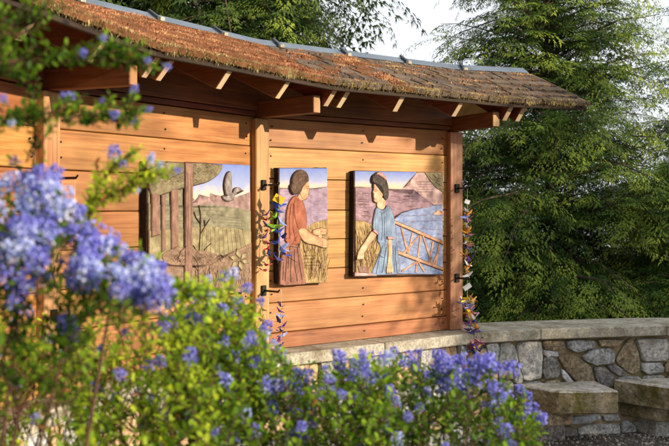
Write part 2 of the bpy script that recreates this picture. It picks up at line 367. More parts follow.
# posts with hooks
rafz = lambda o: 2.142 + (0.57 - o) * 0.467       # underside of the rafters at offset o
for i in range(4):
    d, n = corner_dir(i)
    pst = obox('post', Cn[i], d, n, -0.0525, 0.0525, -0.09, 0.055, 0.762, 2.112 if i else 2.112, M['post'], shel, bev=0.005)
    obox('post_cap_block', Cn[i], d, n, -0.045, 0.045, -0.085, 0.032, 2.337, 2.42, M['beam'], shel)
    # cantilever beam through the post top
    obox('cantilever_beam', Cn[i], d, n, -0.028, 0.028, -0.42, 0.49, 2.114, 2.212, M['beam'], shel, end_mat=M['post'])
    for zz in (1.727, 1.117):
        c = Cn[i] + n * 0.0575
        hk = obox('hook', c, d, n, -0.017, 0.017, -0.002, 0.012, zz - 0.03, zz + 0.03, M['iron'], pst, bev=0.003)
        a = c + n * 0.012; b = c + n * 0.125
        V_, F_ = tube([(a.x, a.y, zz), (b.x, b.y, zz), (b.x + n.x * .012, b.y + n.y * .012, zz + .012)], [0.006, 0.006, 0.004], 8)
        mk('rod', V_, F_, M['iron'], hk, smooth=False)

# rafters: a pair at each post, two between
SLP = -0.467
def rafter_sq(c, d, n, w=0.04):
    # square cut tail: the lower end leans back towards the wall
    # front half only; ridge at b=0
    P = [None] * 8
    k = 0
    for kz, b1 in ((0, 0.500), (1, 0.576)):
        z0 = 2.120 if kz == 0 else 2.240
        for a, b in ((-w / 2, 0.0), (w / 2, 0.0), (w / 2, b1), (-w / 2, b1)):
            p = c + d * a + n * b; P[k] = (p.x, p.y, z0 + (0.57 - b) * 0.467); k += 1
    board_mesh('rafter', P, M['beam'], shel, bev=0.003, end_mat=M['endgrain'])
    k = 0; P = [None] * 8
    for kz, b1 in ((0, -0.45), (1, -0.49)):
        z0 = 2.120 if kz == 0 else 2.240
        for a, b in ((-w / 2, -0.004), (w / 2, -0.004), (w / 2, b1), (-w / 2, b1)):
            p = c + d * a + n * b; P[k] = (p.x, p.y, z0 + (0.57 - abs(b)) * 0.467); k += 1
    board_mesh('rafter', P, M['beam'], shel, bev=0.003, end_mat=M['endgrain'])
for i in range(4):
    d, n = corner_dir(i)
    for off in (0.055, 0.160): rafter_sq(Cn[i] + d * off, d, n)
    if i < 3:
        for t in (0.395, 0.695): rafter_sq(Cn[i] + D[i] * (BL[i] * t), D[i], NR[i])

# roof planes: sheathing, fascia, shakes
ZE = 2.272; ZR = 2.552; OE = 0.60
def zt(o): return ZR - (ZR - ZE) * abs(o) / OE     # top of the sheathing under the shakes minus a little
def plan_pt(i, o):                                # i in 0..4 : roof corner lines (4 = free right end)
    if i == 4:
        ln = 0.55 + 0.13 * (o / OE) if o > 0 else 0.55
        return C3 + D[3] * ln + NR[3] * o
    if i == 0: return C0 - D[0] * 0.35 + NR[0] * o
    return off_corner(i, o)
for k in range(4):
    for side in (1, -1):
        oe = OE - 0.024 if side > 0 else -(OE - 0.08)
        q = [plan_pt(k, 0.003 * side), plan_pt(k + 1, 0.003 * side), plan_pt(k + 1, oe), plan_pt(k, oe)]
        zz = [zt(0), zt(0), zt(oe), zt(oe)]
        P = [(p.x, p.y, z - 0.032) for p, z in zip(q, zz)] + [(p.x, p.y, z - 0.014) for p, z in zip(q, zz)]
        board_mesh('sheathing', P, M['soffit'], shel, bev=0)
    # fascia under the front edge
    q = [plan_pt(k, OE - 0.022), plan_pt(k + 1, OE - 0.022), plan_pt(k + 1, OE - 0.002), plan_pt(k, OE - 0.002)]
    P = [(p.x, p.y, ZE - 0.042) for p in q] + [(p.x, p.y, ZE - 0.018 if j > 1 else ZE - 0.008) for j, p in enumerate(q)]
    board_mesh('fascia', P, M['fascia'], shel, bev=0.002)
# shakes (each one a piece)
shk = []
def shake_mesh(seed, mat):
    r = random.Random(seed); n = 5; V_ = []; F_ = []
    for j in range(n + 1):                        # across the width -0.5..0.5, butt end ragged
        x = -0.5 + j / n; jag = r.uniform(-0.010, 0.006); h = r.uniform(-0.002, 0.003)
        V_ += [(x, 0.0 + jag, 0.0), (x, 0.0 + jag, 0.023 + h * 2), (x, 0.21, 0.004), (x, 0.21, 0.0)]
    for j in range(n):
        a = j * 4; b = a + 4
        F_ += [(a, b, b + 1, a + 1), (a + 1, b + 1, b + 2, a + 2), (a + 2, b + 2, b + 3, a + 3), (a, a + 3, b + 3, b)]
    F_ += [(0, 1, 2, 3), (n * 4 + 3, n * 4 + 2, n * 4 + 1, n * 4)]
    me = bpy.data.meshes.new('shingle'); me.from_pydata(V_, [], F_); me.materials.append(mat); me.update(); return me
sm_g = [shake_mesh(s, M['shake']) for s in range(6)]; sm_m = [shake_mesh(s + 9, M['shake_moss']) for s in range(4)]
ncr = 6; expo = (OE / ncr)
rs = random.Random(21); MOSSP = []                # moss seed spots
pitch = math.atan((ZR - ZE) / OE)
for k in range(4):
    d = D[k]; n = NR[k]
    for c in range(ncr):
        o = OE + 0.012 - c * expo
        a = plan_pt(k, o); b = plan_pt(k + 1, o); d_ = (b - a).normalized(); Ln = (b - a).length
        s = -0.01 if k else 0.0
        while s < Ln - 0.01:
            wd = rs.choice([0.085, 0.10, 0.12, 0.14, 0.16]) * (1.0 if k > 0 else 1.5)
            wd = min(wd, Ln - s + 0.01)
            if wd < 0.03: break
            m_ = rs.choice(sm_m) if k < 2 or (k == 2 and rs.random() < 0.35 - s * 0.35) else rs.choice(sm_g)
            p = a + d_ * (s + wd / 2)
            ob = bpy.data.objects.new('shingle', m_); COL.objects.link(ob); ob.parent = shel
            X = Vector((d_.x, d_.y, 0)); Yv = Vector((-n.x * math.cos(pitch), -n.y * math.cos(pitch), math.sin(pitch)))
            Xo = (X - Yv * X.dot(Yv)).normalized(); Zv = Xo.cross(Yv)
            z = zt(o) - 0.012 + rs.uniform(0, 0.006)
            mat4 = Matrix(((Xo.x * (wd - 0.004), Yv.x, Zv.x, 0), (Xo.y * (wd - 0.004), Yv.y, Zv.y, 0), (Xo.z * (wd - 0.004), Yv.z, Zv.z, 0), (0, 0, 0, 1)))
            ob.matrix_local = Matrix.Translation(Vector((p.x, p.y, z)) - world_loc(shel)) @ mat4
            s += wd
# back slope: a joined shake sheet, hardly ever seen
ac = Acc()
for k in range(4):
    for c in range(5):
        o0 = -(OE - 0.07) + c * 0.106; o1 = o0 + 0.15 if c < 4 else -0.004
        q = [plan_pt(k, o0), plan_pt(k + 1, o0), plan_pt(k + 1, o1), plan_pt(k, o1)]
        z0 = zt(o0); z1 = zt(o1)
        V_ = [(q[0].x, q[0].y, z0 + .006), (q[1].x, q[1].y, z0 + .006), (q[2].x, q[2].y, z1 - .009), (q[3].x, q[3].y, z1 - .009),
              (q[0].x, q[0].y, z0 - .012), (q[1].x, q[1].y, z0 - .012)]
        ac.add(V_, [(0, 1, 2, 3), (4, 5, 1, 0)])
ac.build('back_slope', M['shake'], shel, tint=False)
# ridge flashing in lengths + straps
for k in range(4):
    prof = [(0.056, ZR - 0.013), (0.050, ZR - 0.006), (0.0, ZR + 0.028), (-0.050, ZR - 0.006), (-0.056, ZR - 0.013)]
    V_ = []; 
    for i in (k, k + 1):
        for o, z in prof:
            p = plan_pt(i, o); V_.append((p.x, p.y, z))
        for o, z in prof:
            p = plan_pt(i, o * 0.9); V_.append((p.x, p.y, z - 0.003))
    F_ = []
    for j in range(4):
        F_.append((j, j + 1, 10 + j + 1, 10 + j)); F_.append((5 + j, 15 + j, 15 + j + 1, 5 + j + 1))
    F_ += [(0, 10, 15, 5), (4, 9, 19, 14)]
    F_ += [(j, 5 + j, 5 + j + 1, j + 1) for j in range(4)] + [(10 + j, 10 + j + 1, 15 + j + 1, 15 + j) for j in range(4)]
    mk('ridge_flashing', V_, F_, M['flash'], shel)
sp = [(0, 0.5), (0, 1.1), (1, 0.15), (1, 0.66), (1, 1.15), (2, 0.12), (2, 0.62), (2, 1.12), (3, 0.06)]
for k, s in sp:
    c = Cn[k] + D[k] * s
    P = []
    for z0 in (0.0, 0.014):
        for a, b in ((-0.011, 0.0), (0.011, 0.0), (0.011, 0.070), (-0.011, 0.070)):
            p = c + D[k] * a + NR[k] * b; P.append((p.x, p.y, ZR + 0.033 - b * 0.66 + z0))
    st = board_mesh('ridge_strap', P, M['strap'], shel, bev=0.002)
    obox('clip', c, D[k], NR[k], -0.015, 0.015, 0.070, 0.094, ZR - 0.024, ZR - 0.004, M['cap'], st, bev=0.002)

# moss: thousands of small tufts, thick on the left, thinning to the course edges on the right
def moss(count, fn, mat, name):
    N_ = count; V_ = np.empty((N_ * 3, 3), np.float32); T_ = np.empty(N_, np.float32); i = 0
    for _ in range(N_):
        p, up, h, wd, t = fn()
        a = random.uniform(0, 2 * math.pi); dx = Vector((math.cos(a), math.sin(a), 0)) * wd
        V_[i * 3] = p - dx; V_[i * 3 + 1] = p + dx; V_[i * 3 + 2] = p + up * h; T_[i] = t; i += 1
    return mk(name, V_, np.arange(N_ * 3).reshape(-1, 3), mat, shel, tint=T_)
rl = [(plan_pt(k + 1, 0.3) - plan_pt(k, 0.3)).length for k in range(4)]
from mathutils import noise as mn
def moss_spot():
    while True:
        k = random.choices(range(4), [1.6, 1.5, 1.35, 0.4])[0]
        f = random.random(); o = random.uniform(0.05, OE + 0.01)
        p = plan_pt(k, o).lerp(plan_pt(k + 1, o), f)
        g = (k + f)                                   # 0..4 left to right
        cover = 1.0 if g < 1.9 else max(0.04, 1.0 - (g - 1.9) * 1.15)
        fr = ((OE + 0.012 - o) / expo) % 1.0          # 0 = butt edge of a course
        nz = mn.noise(Vector((p.x * 5, p.y * 5, o * 7)))
        edge = 1.0 if fr < 0.30 else 0.0
        if random.random() < (cover * (0.50 + 1.5 * nz) if g < 2.4 else (0.85 * edge + cover * 0.45) * (0.55 + 1.4 * nz)): break
    z = zt(o) + 0.009 * (1 - fr) - 0.002 + (max(0, nz) * 0.022 if g < 2.6 else max(0, nz) * .008)
    cl = mn.noise(Vector((p.x * 9, p.y * 9, o * 14)))
    t = min(1, max(0, 0.42 + 0.55 * cl + random.uniform(-.34, .34) + (0.2 if g > 2.4 else 0)))
    up = (Vector((0, 0, 1)) + Vector((random.uniform(-1.6, 1.6), random.uniform(-1.6, 1.6), 0))).normalized()
    return Vector((p.x, p.y, z)), up, random.uniform(0.006, 0.020), random.uniform(0.002, 0.006), t
props(moss(85000, moss_spot, M['moss_red'], 'roof_moss'), kind='stuff')
def fringe_spot():
    k = random.choices(range(4), [1.5, 1.4, 1.25, 0.5])[0]; f = random.random(); o = OE + 0.014 + random.uniform(-.018, .006)
    p = plan_pt(k, o).lerp(plan_pt(k + 1, o), f)
    nz = mn.noise(Vector((p.x * 11, p.y * 11, 0))) + 0.5 * mn.noise(Vector((p.x * 30, p.y * 30, 0)))
    dn = random.random() < 0.5
    up = Vector((random.uniform(-.5, .5), random.uniform(-.5, .5), -1.0 if dn else 0.6)).normalized()
    h = random.uniform(0.005, 0.017) * (1 + 1.3 * max(0, nz)) * (1.0 if dn else .8)
    return Vector((p.x, p.y, ZE + random.uniform(-0.014, 0.014))), up, h, random.uniform(0.0015, 0.005), min(1, max(0, 0.55 + 0.5 * nz + random.uniform(-.3, .3)))
props(moss(22000, fringe_spot, M['moss_green'], 'fringe_moss'), kind='stuff')

# ================================================================== STONE WALL
CAPT = 0.76; CAPB = 0.688
sw = thing('stone_wall', (1.4, 6.6, 0), 'curved dry-look wall of mixed fieldstones with a smooth pale cap', 'stone wall')
front = [C0 - D[0] * 0.6 + NR[0] * 0.20, off_corner(1, 0.2), off_corner(2, 0.2), Vector((0.93, 6.19)), Vector((1.42, 6.385)), Vector((2.36, 6.59)), Vector((3.35, 6.58)), Vector((4.6, 6.15)), Vector((5.6, 5.3))]
def offset_poly(pts, o):
    out = []
    for i, p in enumerate(pts):
        ds = []
        if i > 0: ds.append((p - pts[i - 1]).normalized())
        if i < len(pts) - 1: ds.append((pts[i + 1] - p).normalized())
        t = sum(ds, Vector((0, 0))).normalized(); n = Vector((-t.y, t.x))   # away from viewer
        c = t.dot(ds[0]); out.append(p + n * (o / max(c, .5)))
    return out
backp = offset_poly(front, 0.46); facep = offset_poly(front, 0.075); faceb = offset_poly(front, 0.40)
for i in range(len(front) - 1):
    a, b, c, d_ = front[i], front[i + 1], backp[i + 1], backp[i]
    nseg = max(1, round((b - a).length / 1.0)) if i not in (3, 4) else 1
    for j in range(nseg):
        t0 = j / nseg; t1 = (j + 1) / nseg; g = 0.0015 / (b - a).length
        q = [a.lerp(b, t0 + g), a.lerp(b, t1 - g), d_.lerp(c, t1 - g), d_.lerp(c, t0 + g)]
        board_mesh('cap_stone', [(p.x, p.y, CAPB) for p in q] + [(p.x, p.y, CAPT) for p in q], M['cap'], sw, bev=0.006)
# mortar core
V_ = []; n_ = len(facep)
fc = offset_poly(front, 0.086)
for p, q in zip(fc, faceb): V_ += [(p.x, p.y, -0.05), (p.x, p.y, CAPB - 0.002), (q.x, q.y, CAPB - 0.002), (q.x, q.y, -0.05)]
F_ = []
for i in range(n_ - 1):
    a = i * 4; b = a + 4
    F_ += [(a, b, b + 1, a + 1), (a + 1, b + 1, b + 2, a + 2), (a + 2, b + 2, b + 3, a + 3)]
F_ += [(0, 1, 2, 3), (b + 3, b + 2, b + 1, b)]
mk('mortar_core', V_, F_, M['mortar'], sw)
# arc length parametrisation of the stone face
cum = [0]
for i in range(len(facep) - 1): cum.append(cum[-1] + (facep[i + 1] - facep[i]).length)
def face_pt(s, out):
    for i in range(len(cum) - 1):
        if s <= cum[i + 1] or i == len(cum) - 2:
            t = (s - cum[i]) / (cum[i + 1] - cum[i]); d = (facep[i + 1] - facep[i]).normalized()
            p = facep[i] + (facep[i + 1] - facep[i]) * t
            return p + Vector((d.y, -d.x)) * out
def px_face(u, v):
    r = Vector(((u - CX) / F, 1.0))
    for i in range(len(cum) - 1):
        a = facep[i]; d = facep[i + 1] - a
        det = d.x * (-r.y) + d.y * r.x
        if abs(det) < 1e-9: continue
        s = ((-a.x) * (-r.y) - (-a.y) * (-r.x)) / det
        if -1e-6 <= s <= 1.0001 and (a + d * s).y > 0:
            return cum[i] + s * (cum[i + 1] - cum[i]), EYE - (v - HZ) * (a + d * s).y / F
def chaikin(P, it=1, q=0.22):
    for _ in range(it):
        out = []
        for i in range(len(P)):
            a = P[i]; b = P[(i + 1) % len(P)]
            out += [(a[0] * (1 - q) + b[0] * q, a[1] * (1 - q) + b[1] * q), (a[0] * q + b[0] * (1 - q), a[1] * q + b[1] * (1 - q))]
        P = out
    return P
def stone(poly, mat, parent, rseed, rng_proud=(0.012, 0.035)):
    r = random.Random(rseed); P = chaikin(poly, 1, 0.13)
    ar = sum(P[i][0] * P[(i + 1) % len(P)][1] - P[(i + 1) % len(P)][0] * P[i][1] for i in range(len(P))) / 2
    if ar < 0: P = P[::-1]
    cx = sum(p[0] for p in P) / len(P); cy = sum(p[1] for p in P) / len(P)
    P = [(x + r.uniform(-.0035, .0035), z + r.uniform(-.0035, .0035)) for x, z in P]
    pr = r.uniform(*rng_proud); tx = r.uniform(-.08, .08); tz = r.uniform(-.08, .08)
    V_ = []
    rings = [(1.0, -0.03), (1.0, pr * 0.35), (0.93, pr * 0.85), (0.62, pr), (0.28, pr * 1.05)]
    for sc, out in rings:
        for x, z in P:
            X = cx + (x - cx) * sc; Z = cy + (z - cy) * sc
            o = out + ((X - cx) * tx + (Z - cy) * tz + r.uniform(-.003, .003)) * (1 if out > 0.005 else 0)
            q = face_pt(X, o); V_.append((q.x, q.y, Z))
    q = face_pt(cx, pr * 1.05); V_.append((q.x, q.y, cy)); n = len(P); F_ = []
    for k in range(len(rings) - 1):
        for i in range(n):
            j = (i + 1) % n; F_.append((k * n + i, k * n + j, (k + 1) * n + j, (k + 1) * n + i))
    for i in range(n): F_.append(((len(rings) - 1) * n + i, (len(rings) - 1) * n + (i + 1) % n, len(V_) - 1))
    o = mk('stone', V_, F_, mat, parent); return o
def Z7(pts, shrink=0.0):
    cx = sum(p[0] for p in pts) / len(pts); cy = sum(p[1] for p in pts) / len(pts); out = []
    for x, y in pts:
        l = math.hypot(x - cx, y - cy); f = 1 - shrink / max(l, 1)
        x = cx + (x - cx) * f; y = cy + (y - cy) * f
        out.append(px_face(440 + x / 2.686, 280 + y / 2.686))
    return out
traced = [
 ('st_pale', [(122, 172), (150, 168), (158, 180), (148, 225), (140, 222), (125, 195)]),
 ('st_grey', [(160, 172), (185, 167), (200, 180), (207, 215), (200, 232), (178, 238), (155, 228), (158, 200)]),
 ('st_grey', [(210, 168), (268, 163), (274, 205), (270, 262), (240, 270), (220, 268), (212, 225), (205, 195)]),
 ('st_brown', [(274, 163), (330, 161), (336, 180), (310, 188), (278, 184)]),
 ('st_pale', [(274, 188), (312, 192), (318, 205), (290, 206), (275, 200)]),
 ('st_dark', [(276, 208), (310, 208), (322, 250), (315, 262), (280, 266), (274, 240)]),
 ('st_brown', [(320, 198), (362, 202), (400, 228), (413, 262), (412, 285), (370, 278), (330, 235), (320, 215)]),
 ('st_blue', [(338, 162), (372, 160), (410, 162), (418, 170), (405, 185), (360, 194), (340, 180)]),
 ('st_blue', [(382, 205), (400, 188), (450, 182), (463, 195), (462, 222), (420, 228), (400, 222), (385, 212)]),
 ('st_brown', [(422, 160), (490, 158), (488, 165), (470, 178), (430, 178)]),
 ('st_brown', [(500, 162), (515, 158), (530, 190), (540, 245), (520, 254), (500, 245), (478, 225), (472, 215), (480, 195)]),
 ('st_grey', [(524, 158), (560, 157), (612, 157), (612, 215), (545, 218), (535, 190)]),
 ('st_dark', [(412, 235), (440, 232), (465, 258), (465, 285), (430, 290), (418, 265)]),
 ('st_dark', [(448, 230), (470, 228), (490, 240), (500, 252), (480, 258), (460, 245)]),
 ('st_blue', [(541, 222), (585, 220), (600, 235), (595, 248), (550, 252), (540, 240)]),
 ('st_brown', [(602, 222), (640, 220), (650, 252), (602, 247)]),
 ('st_pale', [(322, 240), (332, 242), (355, 270), (358, 278), (340, 278), (328, 262)]),
 ('st_pale', [(340, 368), (425, 362), (430, 370), (400, 382), (345, 388)]),
 ('st_grey', [(372, 392), (470, 384), (480, 395), (482, 430), (374, 434)]),
 ('st_blue', [(332, 396), (350, 393), (366, 402), (370, 430), (362, 440), (345, 436), (335, 415)]),
 ('st_blue', [(486, 380), (505, 376), (524, 395), (530, 420), (488, 425)]),
 ('st_grey', [(520, 378), (610, 374), (612, 410), (537, 416)]),
 ('st_grey', [(436, 364), (480, 362), (482, 378), (440, 378)]),
 ('st_brown', [(296, 398), (328, 395), (333, 430), (300, 438), (290, 425)]),
 ('st_grey', [(255, 402), (288, 398), (288, 436), (258, 436)]),
 ('st_tan', [(72, 188), (118, 180), (120, 212), (90, 222), (70, 215)]),
 ('st_tan', [(152, 240), (190, 242), (192, 264), (155, 264)]),
 ('st_grey', [(195, 240), (205, 234), (216, 256), (217, 276), (196, 276)]),
 ('st_tan', [(85, 226), (125, 218), (148, 240), (148, 275), (90, 280)]),
 ('st_grey', [(150, 270), (190, 270), (194, 300), (150, 305)]),
 ('st_brown', [(280, 270), (318, 268), (322, 290), (284, 295)]),
 ('st_brown', [(420, 295), (462, 290), (468, 330), (425, 335)]),
 ('st_blue', [(475, 262), (535, 258), (538, 300), (478, 305)]),
 ('st_grey', [(545, 258), (600, 254), (605, 296), (548, 300)]),
 ('st_brown', [(610, 256), (660, 254), (665, 300), (612, 300)]),
 ('st_blue', [(222, 276), (272, 272), (276, 310), (224, 314)]),
 ('st_tan', [(328, 284), (412, 290), (412, 335), (330, 335)]),
]
occ = []
for i, (m, pts) in enumerate(traced):
    P = Z7(pts, -1.2); o = stone(P, M[m], sw, 100 + i)
    occ.append((sum(p[0] for p in P) / len(P), min(p[0] for p in P), max(p[0] for p in P), P))
sR = min(o[1] for o in occ); sE = max(o[2] for o in occ)
# the rest of the face: irregular coursed fieldstones
rw = random.Random(55)
def fill(s0, s1, mats, z_lo=0.0, z_hi=CAPB - 0.004):
    z = z_lo
    while z < z_hi - 0.03:
        h = min(rw.uniform(0.12, 0.20), z_hi - z)
        if z_hi - z - h < 0.06: h = z_hi - z
        s = s0 + rw.uniform(0, 0.05)
        while s < s1 - 0.05:
            wd = min(rw.uniform(0.10, 0.26), s1 - s); g = 0.006
            j = lambda: rw.uniform(-0.018, 0.018)
            P = [(s + g, z + g), (s + wd / 2, z + g + abs(j()) * .5), (s + wd - g, z + g), (s + wd - g + j() * .5, z + h / 2), (s + wd - g, z + h - g), (s + wd / 2 + j(), z + h - g), (s + g, z + h - g), (s + g + j() * .5, z + h / 2)]
            P = [(min(max(a, s + g * .5), s + wd - g * .5), min(max(b_, z + g * .5), z + h - g * .5)) for a, b_ in P]
            stone(P, M[rw.choice(mats)], sw, rw.randint(0, 10 ** 6)); s += wd
        z += h
fill(1.0, sR - 0.01, ['st_tan', 'st_tan', 'st_grey', 'st_brown', 'st_pale'])
fill(sE + 0.01, sE + 1.6, ['st_grey', 'st_blue', 'st_brown', 'st_dark'])
# the low course near the ground between traced stones
zb = min(p[1] for p in occ[18][3])
fill(sR, occ[24][1] - .005, ['st_grey', 'st_brown', 'st_blue', 'st_tan'], 0.0, 0.36)

# ---- stone seats (cantilevered slabs on corbel stones)
def rough_block(name, quad, z0, z1, mat, parent, seed, amp=0.008, div=5):
    """slab over a plan quad with a hewn, uneven surface"""
    bm = bmesh.new()
    vs = [bm.verts.new((p[0], p[1], z0)) for p in quad] + [bm.verts.new((p[0], p[1], z1)) for p in quad]
    for f in ((0, 3, 2, 1), (4, 5, 6, 7), (0, 1, 5, 4), (1, 2, 6, 5), (2, 3, 7, 6), (3, 0, 4, 7)): bm.faces.new([vs[i] for i in f])
    bmesh.ops.recalc_face_normals(bm, faces=bm.faces)
    bmesh.ops.bevel(bm, geom=bm.edges[:], offset=0.008, segments=1, affect='EDGES')
    bmesh.ops.subdivide_edges(bm, edges=bm.edges[:], cuts=div, use_grid_fill=True)
    bmesh.ops.triangulate(bm, faces=bm.faces)
    bm.normal_update()
    sv = Vector((seed * 3.1, seed, 0))
    for v in bm.verts:
        k = mn.noise(v.co * 9 + sv) * amp + mn.noise(v.co * 30 + sv) * amp * 0.5
        up = max(0, v.normal.z); v.co += v.normal * k * (1 - 0.65 * up)
    bm.normal_update()
    for f in bm.faces: f.material_index = 1 if f.normal.z > 0.6 and mat == M['slab'] else 0  # upward faces of the slabs take the lighter, painted-in lit tone
    c = Vector((sum(p[0] for p in quad) / 4, sum(p[1] for p in quad) / 4, (z0 + z1) / 2))
    for v in bm.verts: v.co -= c
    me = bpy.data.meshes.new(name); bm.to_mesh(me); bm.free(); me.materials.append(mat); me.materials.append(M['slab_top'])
    return link(name, me, c, parent)
s1 = thing('stone_seat', (1.5, 6.3, 0.0), 'thick mossy stone seat slab nearest the shelter, its whole front face in view', 'stone seat', 'stone seats along the wall')
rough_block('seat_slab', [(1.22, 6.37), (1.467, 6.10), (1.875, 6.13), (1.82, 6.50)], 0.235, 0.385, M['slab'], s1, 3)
rough_block('corbel_stone', [(1.34, 6.46), (1.42, 6.20), (1.60, 6.22), (1.60, 6.50)], 0.135, 0.232, M['st_brown'], s1, 5)
rough_block('footing_stone', [(1.30, 6.47), (1.36, 6.33), (1.58, 6.37), (1.60, 6.50)], -0.02, 0.132, M['st_dark'], s1, 6)
s2 = thing('stone_seat', (2.3, 6.4, 0.0), 'mossy stone seat slab farther right, cut off by the edge of the picture', 'stone seat', 'stone seats along the wall')
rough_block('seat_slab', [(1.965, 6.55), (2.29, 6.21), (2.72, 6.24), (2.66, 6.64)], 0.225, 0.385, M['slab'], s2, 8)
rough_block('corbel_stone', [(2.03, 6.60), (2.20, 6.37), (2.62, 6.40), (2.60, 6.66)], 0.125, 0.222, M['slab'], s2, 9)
rough_block('footing_stone', [(2.16, 6.64), (2.24, 6.46), (2.56, 6.46), (2.58, 6.66)], -0.02, 0.122, M['st_grey'], s2, 10)

# gravel pebbles in front of the wall
ac = Acc(); rp = random.Random(9)
for _ in range(5200):
    x = rp.uniform(0.7, 3.6); y = 6.52 - rp.random() ** 1.4 * 2.2
    r_ = rp.uniform(0.005, 0.014); t = rp.random()
    a0 = rp.uniform(0, 6.28); ring = [(x + r_ * math.cos(a0 + k * 1.2566) * rp.uniform(.7, 1.1), y + r_ * math.sin(a0 + k * 1.2566) * rp.uniform(.7, 1.1)) for k in range(5)]
    V_ = [(p[0], p[1], 0.0) for p in ring] + [(x + (p[0] - x) * .75, y + (p[1] - y) * .75, r_ * .8) for p in ring] + [(x, y, r_ * .95)]
    ac.add(V_, [(k, (k + 1) % 5, 5 + (k + 1) % 5, 5 + k) for k in range(5)] + [(5 + k, 5 + (k + 1) % 5, 10) for k in range(5)], t)
props(ac.build('gravel', M['pebble']), 'loose brown gravel at the foot of the stone wall', kind='stuff', cat='gravel')
# ================================================================== CARVED RELIEF PLAQUES
def mat_paint(name, stops, scale=35, bstr=0.8, streak=None):
    m, nt, b = new_mat(name)
    tc = N(nt, 'ShaderNodeTexCoord'); mp = N(nt, 'ShaderNodeMapping')
    if streak: mp.inputs['Scale'].default_value = streak
    L(nt, tc.outputs['Object'], mp.inputs[0])
    n = N(nt, 'ShaderNodeTexNoise', Scale=scale, Detail=5.0, Roughness=0.65); L(nt, mp.outputs[0], n.inputs['Vector'])
    c = ramp(nt, n.outputs[0], stops)
    n2 = N(nt, 'ShaderNodeTexNoise', Scale=16.0, Detail=6.0, Roughness=0.7); L(nt, tc.outputs['Object'], n2.inputs['Vector'])
    c = mix(nt, 1.0, c, ramp(nt, n2.outputs[0], [(0.32, (0.50, 0.44, 0.40)), (0.62, (0.95, 0.90, 0.85))]), 'MULTIPLY')
    L(nt, c, b.inputs['Base Color']); b.inputs['Roughness'].default_value = 0.75; b.inputs['Specular IOR Level'].default_value = 0.2
    bump(nt, b, n.outputs[0], bstr, 0.004); return m
def mat_sky_paint(name, z0, z1):                    # painted sky: blue at the top to peach at the horizon
    m, nt, b = new_mat(name)
    tc = N(nt, 'ShaderNodeNewGeometry'); sp_ = N(nt, 'ShaderNodeSeparateXYZ'); L(nt, tc.outputs['Position'], sp_.inputs[0])
    n = N(nt, 'ShaderNodeTexNoise', Scale=18.0, Detail=5.0); L(nt, tc.outputs['Position'], n.inputs['Vector'])
    f = mathn(nt, 'DIVIDE', mathn(nt, 'SUBTRACT', sp_.outputs[2], z0), z1 - z0)
    f = mathn(nt, 'ADD', f, mathn(nt, 'MULTIPLY', mathn(nt, 'SUBTRACT', n.outputs[0], 0.5), 0.5))
    c = ramp(nt, f, [(0.0, (0.58, 0.42, 0.28)), (0.22, (0.50, 0.41, 0.38)), (0.42, (0.27, 0.31, 0.48)), (1.0, (0.13, 0.19, 0.46))])
    L(nt, c, b.inputs['Base Color']); b.inputs['Roughness'].default_value = 0.75; bump(nt, b, n.outputs[0], 0.4, 0.004); return m
M['outline'] = mat_noise('burnt_groove', [(0.3, (0.045, 0.022, 0.014)), (0.7, (0.10, 0.052, 0.032))], 40)
M['blackedge'] = mat_noise('black_plaque_edge', [(0.3, (0.006, 0.005, 0.005)), (0.7, (0.022, 0.016, 0.013))], 50, bstr=0.8)
M['p_purple'] = mat_paint('painted_purple_hill', [(0.35, (0.26, 0.17, 0.24)), (0.65, (0.42, 0.30, 0.34))], 22, streak=(1, 1, 2.5))
M['p_mauve'] = mat_paint('painted_mauve_water', [(0.35, (0.31, 0.24, 0.38)), (0.65, (0.46, 0.37, 0.48))], 20, streak=(1, 1, 3))
M['p_pink'] = mat_paint('painted_pink_cloud', [(0.35, (0.48, 0.34, 0.36)), (0.65, (0.62, 0.47, 0.44))], 18)
M['p_peach'] = mat_paint('painted_peach', [(0.35, (0.60, 0.42, 0.25)), (0.65, (0.68, 0.52, 0.36))], 18)
M['p_water'] = mat_paint('painted_blue_water', [(0.35, (0.17, 0.25, 0.50)), (0.65, (0.34, 0.42, 0.62))], 22, streak=(1, 1, 2.2))
M['p_hay'] = mat_paint('painted_hay', [(0.30, (0.22, 0.15, 0.06)), (0.5, (0.42, 0.31, 0.14)), (0.7, (0.56, 0.45, 0.24))], 55, 0.9, streak=(1.6, 1.6, .5))
M['p_olive'] = mat_paint('painted_olive_field', [(0.35, (0.24, 0.215, 0.12)), (0.65, (0.36, 0.325, 0.19))], 30)
M['p_green'] = mat_paint('painted_grey_green_field', [(0.35, (0.19, 0.19, 0.13)), (0.65, (0.29, 0.28, 0.19))], 30)
M['p_bush'] = mat_paint('painted_brown_thicket', [(0.35, (0.20, 0.13, 0.09)), (0.65, (0.33, 0.24, 0.17))], 60, 0.9)
M['p_tree'] = mat_paint('painted_tree_canopy', [(0.35, (0.17, 0.15, 0.09)), (0.65, (0.28, 0.25, 0.155))], 50, 0.9)
M['p_trunk'] = mat_paint('painted_trunk', [(0.35, (0.22, 0.13, 0.10)), (0.65, (0.36, 0.23, 0.175))], 30, streak=(3, 3, .4))
M['p_skin'] = mat_paint('painted_skin', [(0.35, (0.58, 0.31, 0.17)), (0.65, (0.70, 0.42, 0.25))], 18, 0.15)
M['p_skin2'] = mat_paint('painted_light_skin', [(0.35, (0.64, 0.42, 0.26)), (0.65, (0.74, 0.53, 0.36))], 18, 0.15)
M['p_hair'] = mat_paint('painted_hair', [(0.35, (0.035, 0.03, 0.03)), (0.65, (0.12, 0.10, 0.09))], 60, 0.8, streak=(2, 2, .6))
M['p_hair2'] = mat_paint('painted_brown_hair', [(0.35, (0.08, 0.05, 0.038)), (0.65, (0.19, 0.125, 0.09))], 60, 0.8, streak=(2, 2, .6))
